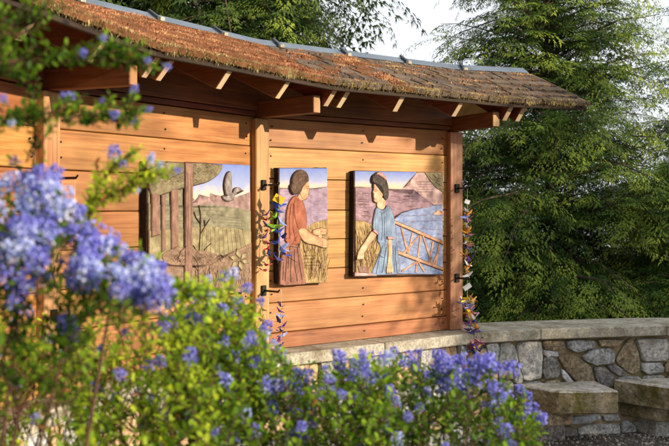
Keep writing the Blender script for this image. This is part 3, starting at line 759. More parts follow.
M['p_red'] = mat_paint('painted_red_dress', [(0.35, (0.34, 0.11, 0.065)), (0.65, (0.46, 0.18, 0.11))], 20, streak=(2, 2, .5))
M['p_brownskirt'] = mat_paint('painted_brown_skirt', [(0.35, (0.26, 0.12, 0.09)), (0.65, (0.37, 0.19, 0.14))], 24, streak=(2, 2, .4))
M['p_blue'] = mat_paint('painted_blue_dress', [(0.35, (0.18, 0.28, 0.46)), (0.65, (0.29, 0.40, 0.57))], 20, streak=(2, 2, .5))
M['p_cuff'] = mat_paint('painted_pink_cuff', [(0.35, (0.50, 0.24, 0.24)), (0.65, (0.60, 0.34, 0.32))], 20)
M['p_rail'] = mat_paint('painted_rail', [(0.35, (0.50, 0.28, 0.18)), (0.65, (0.62, 0.40, 0.28))], 25)
M['p_town'] = mat_paint('painted_far_town', [(0.35, (0.26, 0.18, 0.18)), (0.65, (0.40, 0.29, 0.27))], 40)
M['p_heron'] = mat_paint('painted_heron', [(0.35, (0.20, 0.185, 0.19)), (0.65, (0.36, 0.33, 0.32))], 40)

class Plaque:
    def __init__(s, bay, o, zoom, label, corners, edge_px):
        """zoom = (x0, y0, scale) of the enlargement the outlines were read from; corners: 4 px points TL TR BR BL"""
        s.bay, s.o, s.zoom = bay, o, zoom
        c = [s.m(p) for p in corners]; cx = sum(p[0] for p in c) / 4; cz = sum(p[1] for p in c) / 4
        s.root = thing('relief_plaque', W(bay, cx, 0.03, min(p[1] for p in c)), label, 'relief plaque')
        s.c = c; s.lev = 0
        r = random.Random(len(label)); pts = []
        for i in range(4):
            a = c[i]; b = c[(i + 1) % 4]
            for k in range(9):
                t = k / 9; pts.append((a[0] + (b[0] - a[0]) * t + r.uniform(-.002, .002), a[1] + (b[1] - a[1]) * t + r.uniform(-.003, .003)))
        V_ = []
        for sc_, oo in ((0, 0.004), (1, o - 0.012), (0, o - 0.001)):
            for (a, b) in pts:
                q = (r.uniform(-.003, .003)) if sc_ else 0
                V_.append(W(bay, a + q, oo, b + q))
        n = len(pts); F_ = [tuple(range(2 * n, 3 * n)), tuple(range(n - 1, -1, -1))]
        for k in range(2):
            for i in range(n): j = (i + 1) % n; F_.append((k * n + i, (k + 1) * n + i, (k + 1) * n + j, k * n + j))
        mk('backing_slab', V_, F_, M['blackedge'], s.root)
        xs = [p[0] for p in corners]; ys = [p[1] for p in corners]
        s.poly([corners[0], corners[1], corners[2], corners[3]], -1.6, M['p_bush'], 'base_plate', smooth=0, outline=0)
    def m(s, p): x0, y0, k = s.zoom; return px(x0 + p[0] / k, y0 + p[1] / k, s.bay, s.o)
    def poly(s, pts, level, mat, name, parent=None, smooth=1, outline=0.0034, bevel=0.0035, thick=None, z0=0):
        P = [s.m(p) for p in pts]
        if smooth: P = chaikin(P, smooth, 0.24)
        ar = sum(P[i][0] * P[(i + 1) % len(P)][1] - P[(i + 1) % len(P)][0] * P[i][1] for i in range(len(P))) / 2
        if ar < 0: P = P[::-1]
        smin = min(c[0] for c in s.c); smax = max(c[0] for c in s.c); zmin = min(c[1] for c in s.c); zmax = max(c[1] for c in s.c)
        n = len(P)
        def offs(d):
            out = []
            for i in range(n):
                a = P[i - 1]; b = P[i]; c = P[(i + 1) % n]
                t1 = Vector((b[0] - a[0], b[1] - a[1])); t2 = Vector((c[0] - b[0], c[1] - b[1]))
                if t1.length < 1e-7 or t2.length < 1e-7: out.append(b); continue
                t1.normalize(); t2.normalize(); t = t1 + t2
                if t.length < 0.3: out.append(b); continue
                t.normalize(); nn = Vector((t.y, -t.x)); f = d / max(0.55, t.dot(t1))
                out.append((b[0] + nn.x * f, b[1] + nn.y * f))
            return out
        lo = s.o + level * 0.0028; th = 0.0075 if thick is None else thick
        par = parent or s.root
        def ring(Q, o): return [W(s.bay, min(max(a, smin), smax), o, min(max(b, zmin), zmax)) for a, b in Q]
        bm = bmesh.new()
        def build(rings, mi):
            vs = [[bm.verts.new(p) for p in r_] for r_ in rings]
            for k in range(len(vs) - 1):
                for i in range(n):
                    j = (i + 1) % n
                    f = bm.faces.new([vs[k][i], vs[k][j], vs[k + 1][j], vs[k + 1][i]]); f.material_index = mi
            f = bm.faces.new(vs[-1]); f.material_index = mi
            bmesh.ops.triangulate(bm, faces=[f], ngon_method='EAR_CLIP')
        if outline: build([ring(offs(outline), s.o - 0.003), ring(offs(outline), lo + th * 0.22)], 1)
        build([ring(P, s.o - 0.003), ring(P, lo + th * 0.45), ring(offs(-bevel * 0.5), lo + th * 0.85), ring(offs(-bevel), lo + th)], 0)
        bmesh.ops.recalc_face_normals(bm, faces=bm.faces)
        c = sum((v.co for v in bm.verts), Vector()) / len(bm.verts)
        for v in bm.verts: v.co -= c
        me = bpy.data.meshes.new(name); bm.to_mesh(me); bm.free(); me.materials.append(mat); me.materials.append(M['outline'])
        return link(name, me, c, par)
    def strokes(s, lines, level, mat, name, width=0.002, parent=None, h=0.004):
        V_ = []; F_ = []
        lo = s.o + level * 0.0028
        for ln in lines:
            P = [Vector(s.m(p)) for p in ln]
            for i in range(len(P) - 1):
                t = P[i + 1] - P[i]
                if t.length < 1e-6: continue
                t.normalize(); nn = Vector((-t.y, t.x)) * width / 2; b = len(V_)
                for q, oo in ((P[i] - nn, 0), (P[i] + nn, 0), (P[i + 1] + nn, 0), (P[i + 1] - nn, 0), (P[i], h), (P[i + 1], h)):
                    V_.append(W(s.bay, q.x, lo + oo, q.y))
                F_ += [(b, b + 4, b + 5, b + 3), (b + 4, b + 1, b + 2, b + 5), (b, b + 1, b + 4), (b + 3, b + 5, b + 2)]
        return mk(name, V_, F_, mat, parent or s.root)

def hay_lines(r, n, fx, dx=(-14, 14), ln=(18, 48)):
    out = []
    for _ in range(n):
        x, y = fx(r); l = r.uniform(*ln); d = r.uniform(*dx)
        out.append([(x, y), (x + d * .4, y - l * .5), (x + d, y - l)])
    return out

# --- plaque with the woman in red, middle
P1 = Plaque(2, 0.05, (260, 160, 3.43), 'narrow carved plaque of a woman in a red dress gathering hay, beside the middle post', [(64, 27), (229, 28), (228, 420), (62, 425)], None)
zs_ = P1.m((100, 98))[1]; zt_ = P1.m((100, 28))[1]
P1.poly([(64, 28), (229, 28), (229, 92), (180, 98), (120, 100), (64, 96)], 0, mat_sky_paint('painted_sky_middle', zs_, zt_), 'sky', smooth=0)
P1.poly([(64, 97), (120, 101), (180, 99), (229, 92), (229, 205), (180, 216), (150, 238), (100, 300), (64, 300)], 1, M['p_mauve'], 'far_shore', smooth=0)
hs_ = P1.poly([(152, 232), (178, 216), (205, 208), (229, 204), (229, 421), (150, 423), (128, 330), (134, 270)], 2, M['p_hay'], 'hay_stack', smooth=0)
rh = random.Random(4)
props(P1.strokes(hay_lines(rh, 60, lambda r: (r.uniform(142, 224), r.uniform(300, 415))), 4, M['p_peach'], 'straw', 0.0025, hs_), kind='stuff')
props(P1.strokes(hay_lines(rh, 50, lambda r: (r.uniform(142, 224), r.uniform(300, 418))), 4.2, M['p_trunk'], 'straw', 0.0014, hs_), kind='stuff')
P1.strokes([[(146 + j * 2, 328 + 11 * j), (146 + rh.uniform(38, 52), 327 + 11 * j)] for j in range(4)], 5.3, M['outline'], 'engraved_line', 0.002, hs_)
wm = P1.poly([(112, 122), (135, 128), (148, 158), (156, 200), (152, 240), (136, 258), (130, 292), (80, 290), (84, 230), (85, 180), (94, 146)], 4, M['p_red'], 'woman_figure', outline=0.004)
P1.poly([(78, 286), (130, 290), (140, 340), (150, 400), (154, 432), (120, 436), (64, 436), (62, 400), (68, 340)], 3.6, M['p_brownskirt'], 'skirt', wm, outline=0.004)
P1.poly([(134, 112), (154, 106), (152, 138), (130, 140), (122, 124)], 4.6, M['p_skin'], 'neck', wm, outline=0.001)
P1.poly([(138, 76), (158, 70), (161, 88), (160, 98), (165, 104), (160, 110), (161, 120), (155, 132), (144, 138), (132, 126), (128, 100)], 5.6, M['p_skin'], 'face', wm, outline=0.003)
P1.poly([(104, 62), (112, 45), (128, 33), (148, 38), (159, 55), (160, 74), (148, 80), (140, 92), (134, 112), (118, 118), (106, 100), (102, 80)], 6.6, M['p_hair2'], 'hair', wm, outline=0.003)
P1.poly([(98, 84), (112, 78), (122, 90), (122, 108), (112, 120), (101, 112), (97, 98)], 8, M['p_hair2'], 'hair_bun', wm, outline=0.0025)
P1.strokes([[(150, 92), (159, 91)], [(152, 97), (158, 97)], [(155, 119), (161, 117)]] , 8.1, M['outline'], 'face_lines', 0.003, wm, 0.003)
P1.strokes([[(108, 68), (125, 48), (145, 46)], [(112, 78), (130, 58), (152, 58)], [(118, 84), (136, 70), (154, 70)], [(103, 90), (110, 84), (117, 92)]], 9.2, M['outline'], 'hair_lines', 0.0022, wm, 0.002)
P1.poly([(124, 236), (148, 232), (172, 256), (202, 264), (226, 274), (229, 288), (212, 303), (188, 292), (150, 286), (128, 262)], 5.6, M['p_skin'], 'arm', wm, outline=0.003)
P1.poly([(172, 242), (192, 236), (212, 232), (227, 243), (222, 252), (200, 258), (178, 258)], 5.0, M['p_skin'], 'hand', wm, outline=0.003)
P1.poly([(114, 130), (130, 132), (146, 160), (155, 212), (150, 238), (124, 241), (113, 200), (108, 160)], 5.2, M['p_red'], 'sleeve', wm, outline=0.003)
P1.strokes([[(100, 150), (94, 200), (96, 270)], [(108, 150), (106, 230), (116, 280)], [(120, 262), (112, 275), (104, 288)], [(136, 150), (142, 190), (140, 225)], [(128, 150), (130, 200), (134, 232)], [(98, 292), (92, 330), (90, 372)], [(122, 300), (128, 350), (138, 410)], [(74, 350), (72, 412)], [(102, 330), (98, 380), (100, 418)], [(78, 300), (100, 296), (132, 300)], [(90, 310), (84, 360), (80, 415)], [(112, 305), (112, 360), (122, 415)], [(86, 330), (120, 350)]], 7.0, M['outline'], 'dress_folds', 0.0022, wm, 0.002)
for j in range(4):
    y = 277 + j * 6; P1.poly([(204, y), (222, y - 1), (229, y + 1), (228, y + 4), (206, y + 6)], 6.6, M['p_skin'], 'finger', wm, outline=.001, bevel=.0015)
    y = 236 + j * 5; P1.poly([(200, y), (218, y), (228, y + 2), (226, y + 4), (200, y + 5)], 6.0, M['p_skin'], 'finger', wm, outline=.001, bevel=.0015)
P1.poly([(188, 262), (198, 254), (206, 258), (200, 270)], 6.8, M['p_skin'], 'thumb', wm, outline=.001, bevel=.0015)
P1.strokes([[(212, 283), (226, 284)], [(205, 277), (224, 279)], [(200, 246), (222, 247)]], 8.2, M['outline'], 'finger_lines', 0.0018, wm, 0.002)

# --- plaque with the woman in blue, right
P2 = Plaque(2, 0.05, (345, 165, 3.72), 'wide carved plaque of a woman in blue by a railing, next to the right post', [(34, 22), (360, 28), (360, 408), (30, 414)], None)
zs_ = P2.m((100, 82))[1]; zt_ = P2.m((100, 22))[1]
P2.poly([(34, 22), (266, 26), (232, 62), (198, 104), (150, 92), (90, 84), (34, 82)], 0, mat_sky_paint('painted_sky_right', zs_, zt_), 'sky', smooth=0)
P2.poly([(196, 104), (212, 84), (238, 72), (240, 58), (262, 30), (292, 27), (322, 62), (360, 102), (360, 148), (325, 149), (300, 128), (250, 106)], 1, M['p_pink'], 'cloud', smooth=0)
P2.poly([(34, 84), (92, 84), (150, 88), (198, 103), (242, 106), (247, 98), (251, 88), (256, 98), (262, 104), (266, 96), (270, 108), (302, 130), (324, 150), (300, 160), (250, 164), (206, 176), (172, 196), (150, 230), (110, 230), (76, 212), (34, 206)], 2, M['p_purple'], 'headland', smooth=0)
P2.poly([(324, 151), (360, 148), (360, 407), (300, 407), (160, 404), (150, 300), (176, 206), (206, 180), (250, 166)], 1.4, M['p_water'], 'bay_water', smooth=0)
P2.poly([(290, 27), (360, 28), (360, 102), (334, 86), (310, 58)], 3, M['p_tree'], 'tree_canopy', smooth=0)
ft = P2.poly([(34, 206), (72, 211), (100, 222), (130, 250), (150, 300), (140, 402), (36, 406)], 2.6, M['p_hay'], 'grain_field', smooth=0)
props(P2.strokes(hay_lines(rh, 70, lambda r: (r.uniform(40, 110), r.uniform(260, 380))), 4.6, M['p_peach'], 'straw', 0.0025, ft), kind='stuff')
props(P2.strokes(hay_lines(rh, 60, lambda r: (r.uniform(40, 112), r.uniform(250, 395))), 4.8, M['p_trunk'], 'straw', 0.0014, ft), kind='stuff')
for a, b in (((204, 232), (232, 345)), ((246, 252), (226, 345)), ((272, 262), (210, 330)), ((276, 262), (258, 400)), ((284, 262), (318, 366)), ((322, 284), (308, 372)), ((346, 292), (330, 380)), ((205, 395), (270, 355)), ((262, 350), (290, 398)), ((346, 310), (322, 372))):
    dx = b[0] - a[0]; dy = b[1] - a[1]; l = math.hypot(dx, dy); nx = -dy / l * 3.2; ny = dx / l * 3.2
    P2.poly([(a[0] - nx, a[1] - ny), (a[0] + nx, a[1] + ny), (b[0] + nx, b[1] + ny), (b[0] - nx, b[1] - ny)], 3.2, M['p_rail'], 'brace', smooth=0, outline=0.0012, bevel=0.002)
P2.poly([(178, 206), (360, 284), (360, 296), (178, 218)], 4.2, M['p_rail'], 'handrail', smooth=0, bevel=0.003)
P2.poly([(190, 318), (360, 382), (360, 393), (190, 331)], 4.2, M['p_rail'], 'handrail', smooth=0, bevel=0.003)
P2.poly([(322, 186), (326, 176), (334, 176), (336, 168), (348, 167), (350, 175), (359, 176), (356, 186)], 2.8, M['p_rail'], 'boat', smooth=0, outline=0.0015, bevel=0.002)
wm = P2.poly([(110, 158), (128, 168), (142, 166), (150, 148), (168, 168), (180, 215), (184, 260), (186, 300), (150, 302), (140, 292), (112, 290), (118, 250), (108, 200)], 5, M['p_blue'], 'woman_figure', outline=0.004)
P2.poly([(118, 284), (150, 290), (186, 290), (192, 340), (199, 406), (150, 408), (88, 410), (104, 372), (128, 318)], 4.6, M['p_blue'], 'skirt', wm, outline=0.004)
P2.poly([(112, 132), (136, 118), (146, 144), (136, 166), (122, 166), (110, 156)], 5.6, M['p_skin2'], 'neck', wm, outline=0.001)
P2.poly([(99, 66), (120, 72), (131, 84), (133, 112), (126, 128), (112, 141), (101, 138), (97, 130), (99, 124), (95, 116), (98, 108), (94, 102), (98, 92)], 6.8, M['p_skin2'], 'face', wm, outline=0.003)
P2.poly([(92, 52), (97, 38), (112, 28), (130, 34), (142, 50), (151, 74), (154, 104), (150, 126), (139, 131), (131, 116), (130, 92), (122, 78), (106, 70), (94, 66)], 7.8, M['p_hair'], 'hair', wm, outline=0.002)
P2.poly([(104, 36), (112, 26), (130, 30), (142, 46), (146, 60), (138, 56), (126, 42), (114, 38)], 9.2, M['p_cuff'], 'head_scarf', wm, outline=0.002)
P2.strokes([[(98, 94), (106, 92), (113, 95)], [(99, 99), (108, 98)], [(97, 127), (106, 127)], [(94, 112), (99, 116)]], 9.4, M['outline'], 'face_lines', 0.003, wm, 0.003)
P2.poly([(96, 238), (114, 254), (94, 284), (72, 308), (62, 336), (50, 350), (38, 352), (38, 330), (48, 310), (68, 282)], 6.2, M['p_skin2'], 'arm', wm, outline=0.003)
P2.poly([(150, 272), (167, 274), (166, 320), (165, 360), (170, 388), (160, 402), (146, 398), (146, 380), (152, 345)], 6.6, M['p_skin2'], 'arm', wm, outline=0.003)
P2.poly([(107, 156), (120, 164), (126, 196), (121, 236), (114, 258), (94, 242), (98, 200)], 5.8, M['p_blue'], 'sleeve', wm, outline=0.003)
P2.poly([(146, 150), (164, 162), (174, 206), (171, 278), (146, 274), (144, 210)], 5.8, M['p_blue'], 'sleeve', wm, outline=0.003)
P2.poly([(96, 238), (114, 252), (110, 260), (93, 246)], 9, M['p_cuff'], 'cuff', wm, outline=0.001, smooth=0)
P2.poly([(147, 266), (170, 268), (169, 277), (147, 275)], 9, M['p_cuff'], 'cuff', wm, outline=0.001, smooth=0)
P2.strokes([[(132, 300), (118, 350), (108, 404)], [(146, 305), (138, 350), (130, 400)], [(170, 300), (174, 340), (176, 398)], [(104, 190), (104, 236)], [(112, 176), (114, 240)], [(164, 190), (164, 262)], [(140, 190), (138, 250), (142, 288)], [(178, 300), (180, 350), (186, 402)], [(128, 180), (132, 230), (128, 280)], [(112, 330), (135, 345)], [(120, 172), (132, 180), (144, 170)], [(156, 180), (160, 230)]], 8.0, M['outline'], 'dress_folds', 0.0022, wm, 0.002)
for j in range(4):
    x = 37 + j * 6; P2.poly([(x + 1, 328), (x + 7, 329), (x + 5, 346), (x + 1, 354 - j), (x - 2, 350)], 7.2, M['p_skin2'], 'finger', wm, outline=.001, bevel=.0015)
    x = 145 + j * 6; P2.poly([(x, 378), (x + 5, 378), (x + 6, 396), (x + 3, 405 - j), (x, 400)], 7.6, M['p_skin2'], 'finger', wm, outline=.001, bevel=.0015)
P2.strokes([[(44, 335), (42, 350)], [(50, 334), (48, 350)], [(152, 388), (150, 400)], [(158, 388), (157, 401)]], 9, M['outline'], 'finger_lines', 0.0016, wm, 0.002)
P2.poly([(40, 374), (86, 378), (82, 402), (46, 400)], 4.5, M['p_trunk'], 'basket', smooth=0)
P2.poly([(30, 400), (110, 402), (112, 412), (30, 413)], 4.2, M['p_pink'], 'ground_strip', smooth=0)
P2.strokes([[(266 + rh.uniform(-3, 3), 62 + 9.5 * j), (266 + rh.uniform(46, 60), 62 + 9.5 * j)] for j in range(5)], 3.9, M['outline'], 'engraved_line', 0.0018)
P2.strokes([[(305, 40), (320, 55), (345, 60)], [(320, 35), (335, 50), (358, 52)], [(330, 62), (345, 75), (358, 80)], [(335, 30), (345, 40)], [(345, 85), (352, 92)]], 5.6, M['outline'], 'leaf_lines', 0.0016)
P2.strokes([[(x_, y_), (x_ + 16, y_ + 2), (x_ + rh.uniform(22, 40), y_ + rh.uniform(0, 6))] for x_, y_ in [(rh.uniform(38, 60), rh.uniform(95, 195)) for _ in range(12)] + [(rh.uniform(155, 240), rh.uniform(112, 165)) for _ in range(12)]], 4.7, M['outline'], 'hill_lines', 0.0013)
P2.strokes([[(220, 190), (300, 186)], [(240, 210), (340, 206)], [(280, 236), (350, 240)], [(300, 320), (350, 330)], [(215, 285), (250, 290)]], 4.1, M['p_mauve'], 'ripple_lines', 0.003)

# --- landscape plaque with trees and heron, left bay
P3 = Plaque(1, 0.05, (140, 155, 3.304), 'large carved landscape plaque of tall trees, fields and a heron, in the left bay', [(22, 20), (361, 34), (361, 452), (22, 470)], None)
zs_ = P3.m((300, 150))[1]; zt_ = P3.m((300, 32))[1]
P3.poly([(150, 24), (361, 34), (361, 150), (150, 172)], 0, mat_sky_paint('painted_sky_left', zs_, zt_), 'sky', smooth=0)
P3.poly([(150, 176), (165, 160), (172, 142), (184, 152), (188, 132), (196, 128), (199, 145), (210, 134), (226, 138), (228, 124), (238, 128), (244, 140), (252, 132), (300, 142), (361, 122), (361, 200), (150, 200)], 1, M['p_town'], 'skyline', smooth=0)
P3.poly([(24, 100), (165, 90), (165, 190), (24, 190)], 0.6, M['p_green'], 'wooded_slope', smooth=0)
P3.poly([(24, 160), (150, 172), (220, 162), (290, 170), (361, 184), (361, 262), (24, 262)], 2, M['p_green'], 'field', smooth=0)
P3.poly([(24, 250), (120, 244), (210, 234), (300, 240), (361, 252), (361, 360), (24, 350)], 3, M['p_olive'], 'field', smooth=0)
P3.poly([(60, 330), (90, 312), (130, 302), (165, 310), (215, 318), (256, 330), (270, 346), (232, 362), (165, 366), (76, 364)], 5, M['p_bush'], 'thicket', smooth=1)
P3.poly([(24, 362), (165, 372), (200, 366), (250, 350), (300, 318), (361, 290), (361, 452), (24, 468)], 4, M['p_bush'], 'meadow', smooth=0)
P3.strokes([[(200 + 13 * j, 244), (196 + 15 * j, 330)] for j in range(11)], 4.9, M['outline'], 'furrow_lines', 0.0014)
P3.strokes([[(280 + rh.uniform(-3, 3), 205 + 9 * j), (280 + rh.uniform(48, 62), 208 + 9 * j)] for j in range(4)], 4.0, M['outline'], 'engraved_line', 0.002)
P3.poly([(24, 22), (265, 30), (264, 48), (244, 72), (214, 90), (186, 96), (160, 104), (120, 112), (90, 122), (50, 136), (24, 132)], 4, M['p_tree'], 'tree_canopy', smooth=1)
cl = []
for _ in range(90):
    x = rh.uniform(30, 235); y = rh.uniform(34, 100) if x < 190 else rh.uniform(34, 70); cl.append([(x, y), (x + 8, y - 6), (x + 14, y - 2)])
P3.strokes(cl, 6, M['outline'], 'leaf_lines', 0.0014)
for q in ([(30, 130), (54, 128), (56, 262), (30, 270)], [(63, 132), (75, 130), (75, 312), (63, 320)], [(94, 118), (117, 112), (118, 300), (95, 312)]):
    P3.poly(q, 5.5, M['p_trunk'], 'tree_trunk', smooth=0)
P3.poly([(139, 26), (164, 27), (162, 120), (163, 250), (159, 458), (136, 460), (140, 250)], 7, M['p_trunk'], 'tree_trunk', smooth=0)
P3.strokes([[(184, 440), (182, 380), (186, 330), (190, 260), (192, 200), (186, 165)], [(186, 330), (168, 300), (152, 290)], [(186, 350), (206, 310), (226, 292)], [(190, 262), (206, 236), (222, 212)], [(191, 226), (176, 206), (170, 188)], [(206, 236), (204, 214)], [(183, 385), (168, 362), (150, 352)], [(183, 372), (200, 352), (214, 350)]], 6.2, M['outline'], 'bare_sapling', 0.005, None, 0.005)
her = P3.poly([(262, 136), (270, 148), (284, 154), (300, 148), (306, 134), (300, 122), (286, 128), (274, 138)], 5, M['p_heron'], 'heron_figure')
P3.poly([(270, 104), (273, 78), (280, 60), (290, 54), (295, 72), (292, 92), (296, 112), (290, 134), (276, 136)], 6, M['p_heron'], 'wing', her)
P3.poly([(298, 128), (302, 112), (314, 106), (326, 112), (336, 120), (320, 118), (310, 120), (308, 134)], 6, M['p_heron'], 'neck_and_head', her, smooth=1, outline=0.0015)
for k in range(6):
    a = k * 1.05 + 0.3; cx, cy = 318, 346; ux, uy = math.cos(a), math.sin(a)
    P3.poly([(cx + ux * 4 - uy * 2, cy + uy * 4 + ux * 2), (cx + ux * 20 - uy * 8, cy + uy * 20 + ux * 8), (cx + ux * 37, cy + uy * 37), (cx + ux * 20 + uy * 8, cy + uy * 20 - ux * 8)], 6.4, M['p_olive'], 'lily_petal', smooth=0, outline=0.0015, bevel=0.003)
gl = []
for _ in range(90):
    x = rh.uniform(170, 355); y = rh.uniform(385, 450); gl.append([(x, y), (x + rh.uniform(-8, 8), y - rh.uniform(10, 30))])
P3.strokes(gl, 6, M['outline'], 'grass_lines', 0.0014)
gl = []
for _ in range(70):
    x = rh.uniform(80, 255); y = rh.uniform(332, 360); gl.append([(x, y), (x + 7, y - 7), (x + 12, y - 1)])
P3.strokes(gl, 7, M['outline'], 'thicket_lines', 0.0013)

P3.strokes([[(24 + k * 4, 175 + 12 * k), (90, 170 + 12 * k), (138, 176 + 10 * k)] for k in range(6)], 4.0, M['outline'], 'slope_lines', 0.0013)
P3.strokes([[(170, 186 + 13 * k), (230, 182 + 13 * k), (270, 188 + 12 * k)] for k in range(4)], 4.0, M['outline'], 'slope_lines', 0.0011)
P3.strokes([[(142, 300), (122, 318), (112, 345)], [(160, 330), (176, 352), (180, 380)], [(145, 60), (146, 200), (144, 330)], [(155, 80), (157, 180), (154, 300)]], 9.0, M['outline'], 'bark_lines', 0.0016)

# ================================================================== PAPER CRANE STRANDS
def paper(name, c):
    return mat_noise(name, [(0.3, tuple(x * .75 for x in c)), (0.7, c)], 60, 0.6, bstr=0.05)
PC = {'yellow': paper('yellow_paper', (0.75, 0.52, 0.03)), 'blue': paper('blue_paper', (0.03, 0.08, 0.45)), 'navy': paper('navy_paper', (0.03, 0.03, 0.16)),
      'green': paper('green_paper', (0.25, 0.50, 0.04)), 'red': paper('red_paper', (0.38, 0.02, 0.03)), 'purple': paper('purple_paper', (0.14, 0.05, 0.28)),
      'white': paper('white_paper', (0.72, 0.72, 0.74)), 'orange': paper('orange_paper', (0.62, 0.25, 0.03)), 'pink': paper('pink_paper', (0.60, 0.22, 0.28)), 'sky': paper('sky_blue_paper', (0.22, 0.32, 0.66)), 'gold': paper('gold_paper', (0.50, 0.33, 0.08))}
def crane_mesh(col):
    s = 0.030
    v = [(0, 0.35, 0.25), (0, -0.35, 0.25), (0.14, 0, 0.0), (-0.14, 0, 0.0), (0, 0, 0.42),        # body
         (1.05, 0.16, 0.62), (1.02, -0.10, 0.58), (-1.05, 0.16, 0.62), (-1.02, -0.10, 0.58),        # wing tips
         (0, 1.05, 0.95), (0, 1.32, 0.78), (0, -1.25, 0.98), (0.05, 0.30, 0.1), (-0.05, 0.30, 0.1), (0.05, -0.30, 0.1), (-0.05, -0.30, 0.1)]
    f = [(4, 0, 5), (4, 5, 6), (4, 6, 1), (0, 2, 5), (2, 6, 5), (2, 1, 6), (4, 7, 0), (4, 8, 7), (4, 1, 8), (0, 7, 3), (3, 7, 8), (3, 8, 1),
         (0, 12, 9), (0, 9, 13), (12, 13, 9), (9, 10, 12), (9, 13, 10), (1, 11, 14), (1, 15, 11), (14, 11, 15), (0, 3, 2), (1, 2, 3)]
    me = bpy.data.meshes.new('paper_crane'); me.from_pydata([(a * s, b * s, c * s) for a, b, c in v], [], f); me.materials.append(PC[col]); me.update(); return me
cm = {c: crane_mesh(c) for c in PC}
def strand(i, zhook, z_top, z_bot, cols, label, seed, along=0.0, outx=0.130, spread=0.018, tags=(), size=1.0, bend=None, grp='strands of folded paper cranes'):
    r = random.Random(seed); d, n = corner_dir(i); c = Cn[i] + n * (0.0575 + outx - 0.01) + d * along
    t = thing('paper_crane_strand', (c.x, c.y, zhook), label, 'crane strand', grp)
    def P(z):
        q = c.copy()
        if bend and z < bend[0]: q = q + n * ((bend[0] - z) * bend[1]) + d * ((bend[0] - z) * bend[2])
        return Vector((q.x, q.y, z))
    zz = [zhook + 0.006 - (zhook - z_bot) * k / 8 for k in range(9)]
    V_, F_ = tube([P(z) for z in zz], 0.0013, 5); mk('string', V_, F_, M['string'], t)
    if abs(along) > 0.001:      # loop back to the rod
        q = Cn[i] + n * (0.0575 + outx - 0.01); V_, F_ = tube([(q.x, q.y, zhook + 0.008), P(zhook + 0.006)], 0.0013, 5); mk('string', V_, F_, M['string'], t)
    if i == 3: cols = [c_ for q_ in cols for c_ in (q_, r.choice(cols))]
    k = len(cols)
    for j, cc in enumerate(cols):
        z = z_top - (z_top - z_bot) * (j / max(1, k - 1)); p = P(z)
        p += Vector((r.uniform(-1, 1) * spread, r.uniform(-1, 1) * spread, 0))
        o = link('paper_crane', cm[cc], p, t); o.rotation_euler = (r.uniform(-.9, .9), r.uniform(-.9, .9), r.uniform(0, 6.28)); sc_ = size * r.uniform(.85, 1.15); o.scale = (sc_,) * 3
    for z, w_, h_, col, tilt in tags:
        p = P(z); a = Vector((math.cos(tilt), 0, math.sin(tilt))); b = Vector((-math.sin(tilt), 0.12, math.cos(tilt)))
        q = [p - a * w_ / 2 - b * h_ / 2, p + a * w_ / 2 - b * h_ / 2, p + a * w_ / 2 + b * h_ / 2, p - a * w_ / 2 + b * h_ / 2]
        mk('paper_tag', [tuple(x + Vector((0, e, 0))) for e in (0, -0.0015) for x in q], [(0, 1, 2, 3), (7, 6, 5, 4), (0, 4, 5, 1), (1, 5, 6, 2), (2, 6, 7, 3), (3, 7, 4, 0)], PC[col], t)
# middle post, upper hook: two strands, the yellow tag on top
strand(2, 1.727, 1.60, 1.30, ['blue', 'blue', 'green', 'sky', 'green', 'blue', 'navy', 'blue', 'sky', 'blue', 'navy'], 'blue and green paper cranes topped by a yellow tag, upper hook of middle post', 11, along=0.01, spread=0.02, size=1.4, tags=[(1.645, 0.06, 0.045, 'yellow', -0.5)])
strand(2, 1.727, 1.555, 1.23, ['purple', 'red', 'navy', 'red', 'purple', 'red', 'red', 'navy', 'red', 'red', 'red'], 'dark red and purple paper cranes hanging close to the middle post', 12, along=-0.035, outx=0.085, spread=0.014, size=0.95)
strand(2, 1.117, 1.03, 0.80, ['navy', 'purple', 'sky', 'navy', 'purple', 'navy', 'sky', 'purple', 'navy'], 'purple and navy paper cranes on the lower hook of the middle post', 13, along=0.03, spread=0.018)
strand(3, 1.727, 1.57, 1.14, ['white', 'orange', 'pink', 'yellow', 'gold', 'orange', 'sky', 'white', 'pink', 'sky', 'orange', 'purple', 'white', 'sky', 'gold'], 'mixed pastel paper cranes below a white tag, upper hook of right post', 14, spread=0.018, tags=[(1.635, 0.034, 0.028, 'white', -0.35)], size=1.1)
strand(3, 1.117, 0.985, 0.62, ['gold', 'orange', 'white', 'purple', 'sky', 'pink', 'yellow', 'sky', 'pink', 'red', 'white', 'gold', 'purple', 'pink', 'sky', 'orange', 'white', 'navy', 'sky', 'red', 'purple', 'sky', 'pink', 'white', 'purple', 'red', 'sky', 'navy'], 'thick bunch of many coloured cranes trailing over the cap, right post lower hook', 15, spread=0.034, tags=[(1.065, 0.055, 0.032, 'white', 0.6)], bend=(0.93, 0.16, 0.14), size=1.25)
strand(1, 1.727, 1.6, 1.3, ['blue', 'red', 'yellow', 'sky', 'pink', 'green', 'white', 'navy'], 'paper cranes on the upper hook of the left post behind the lilac', 16)

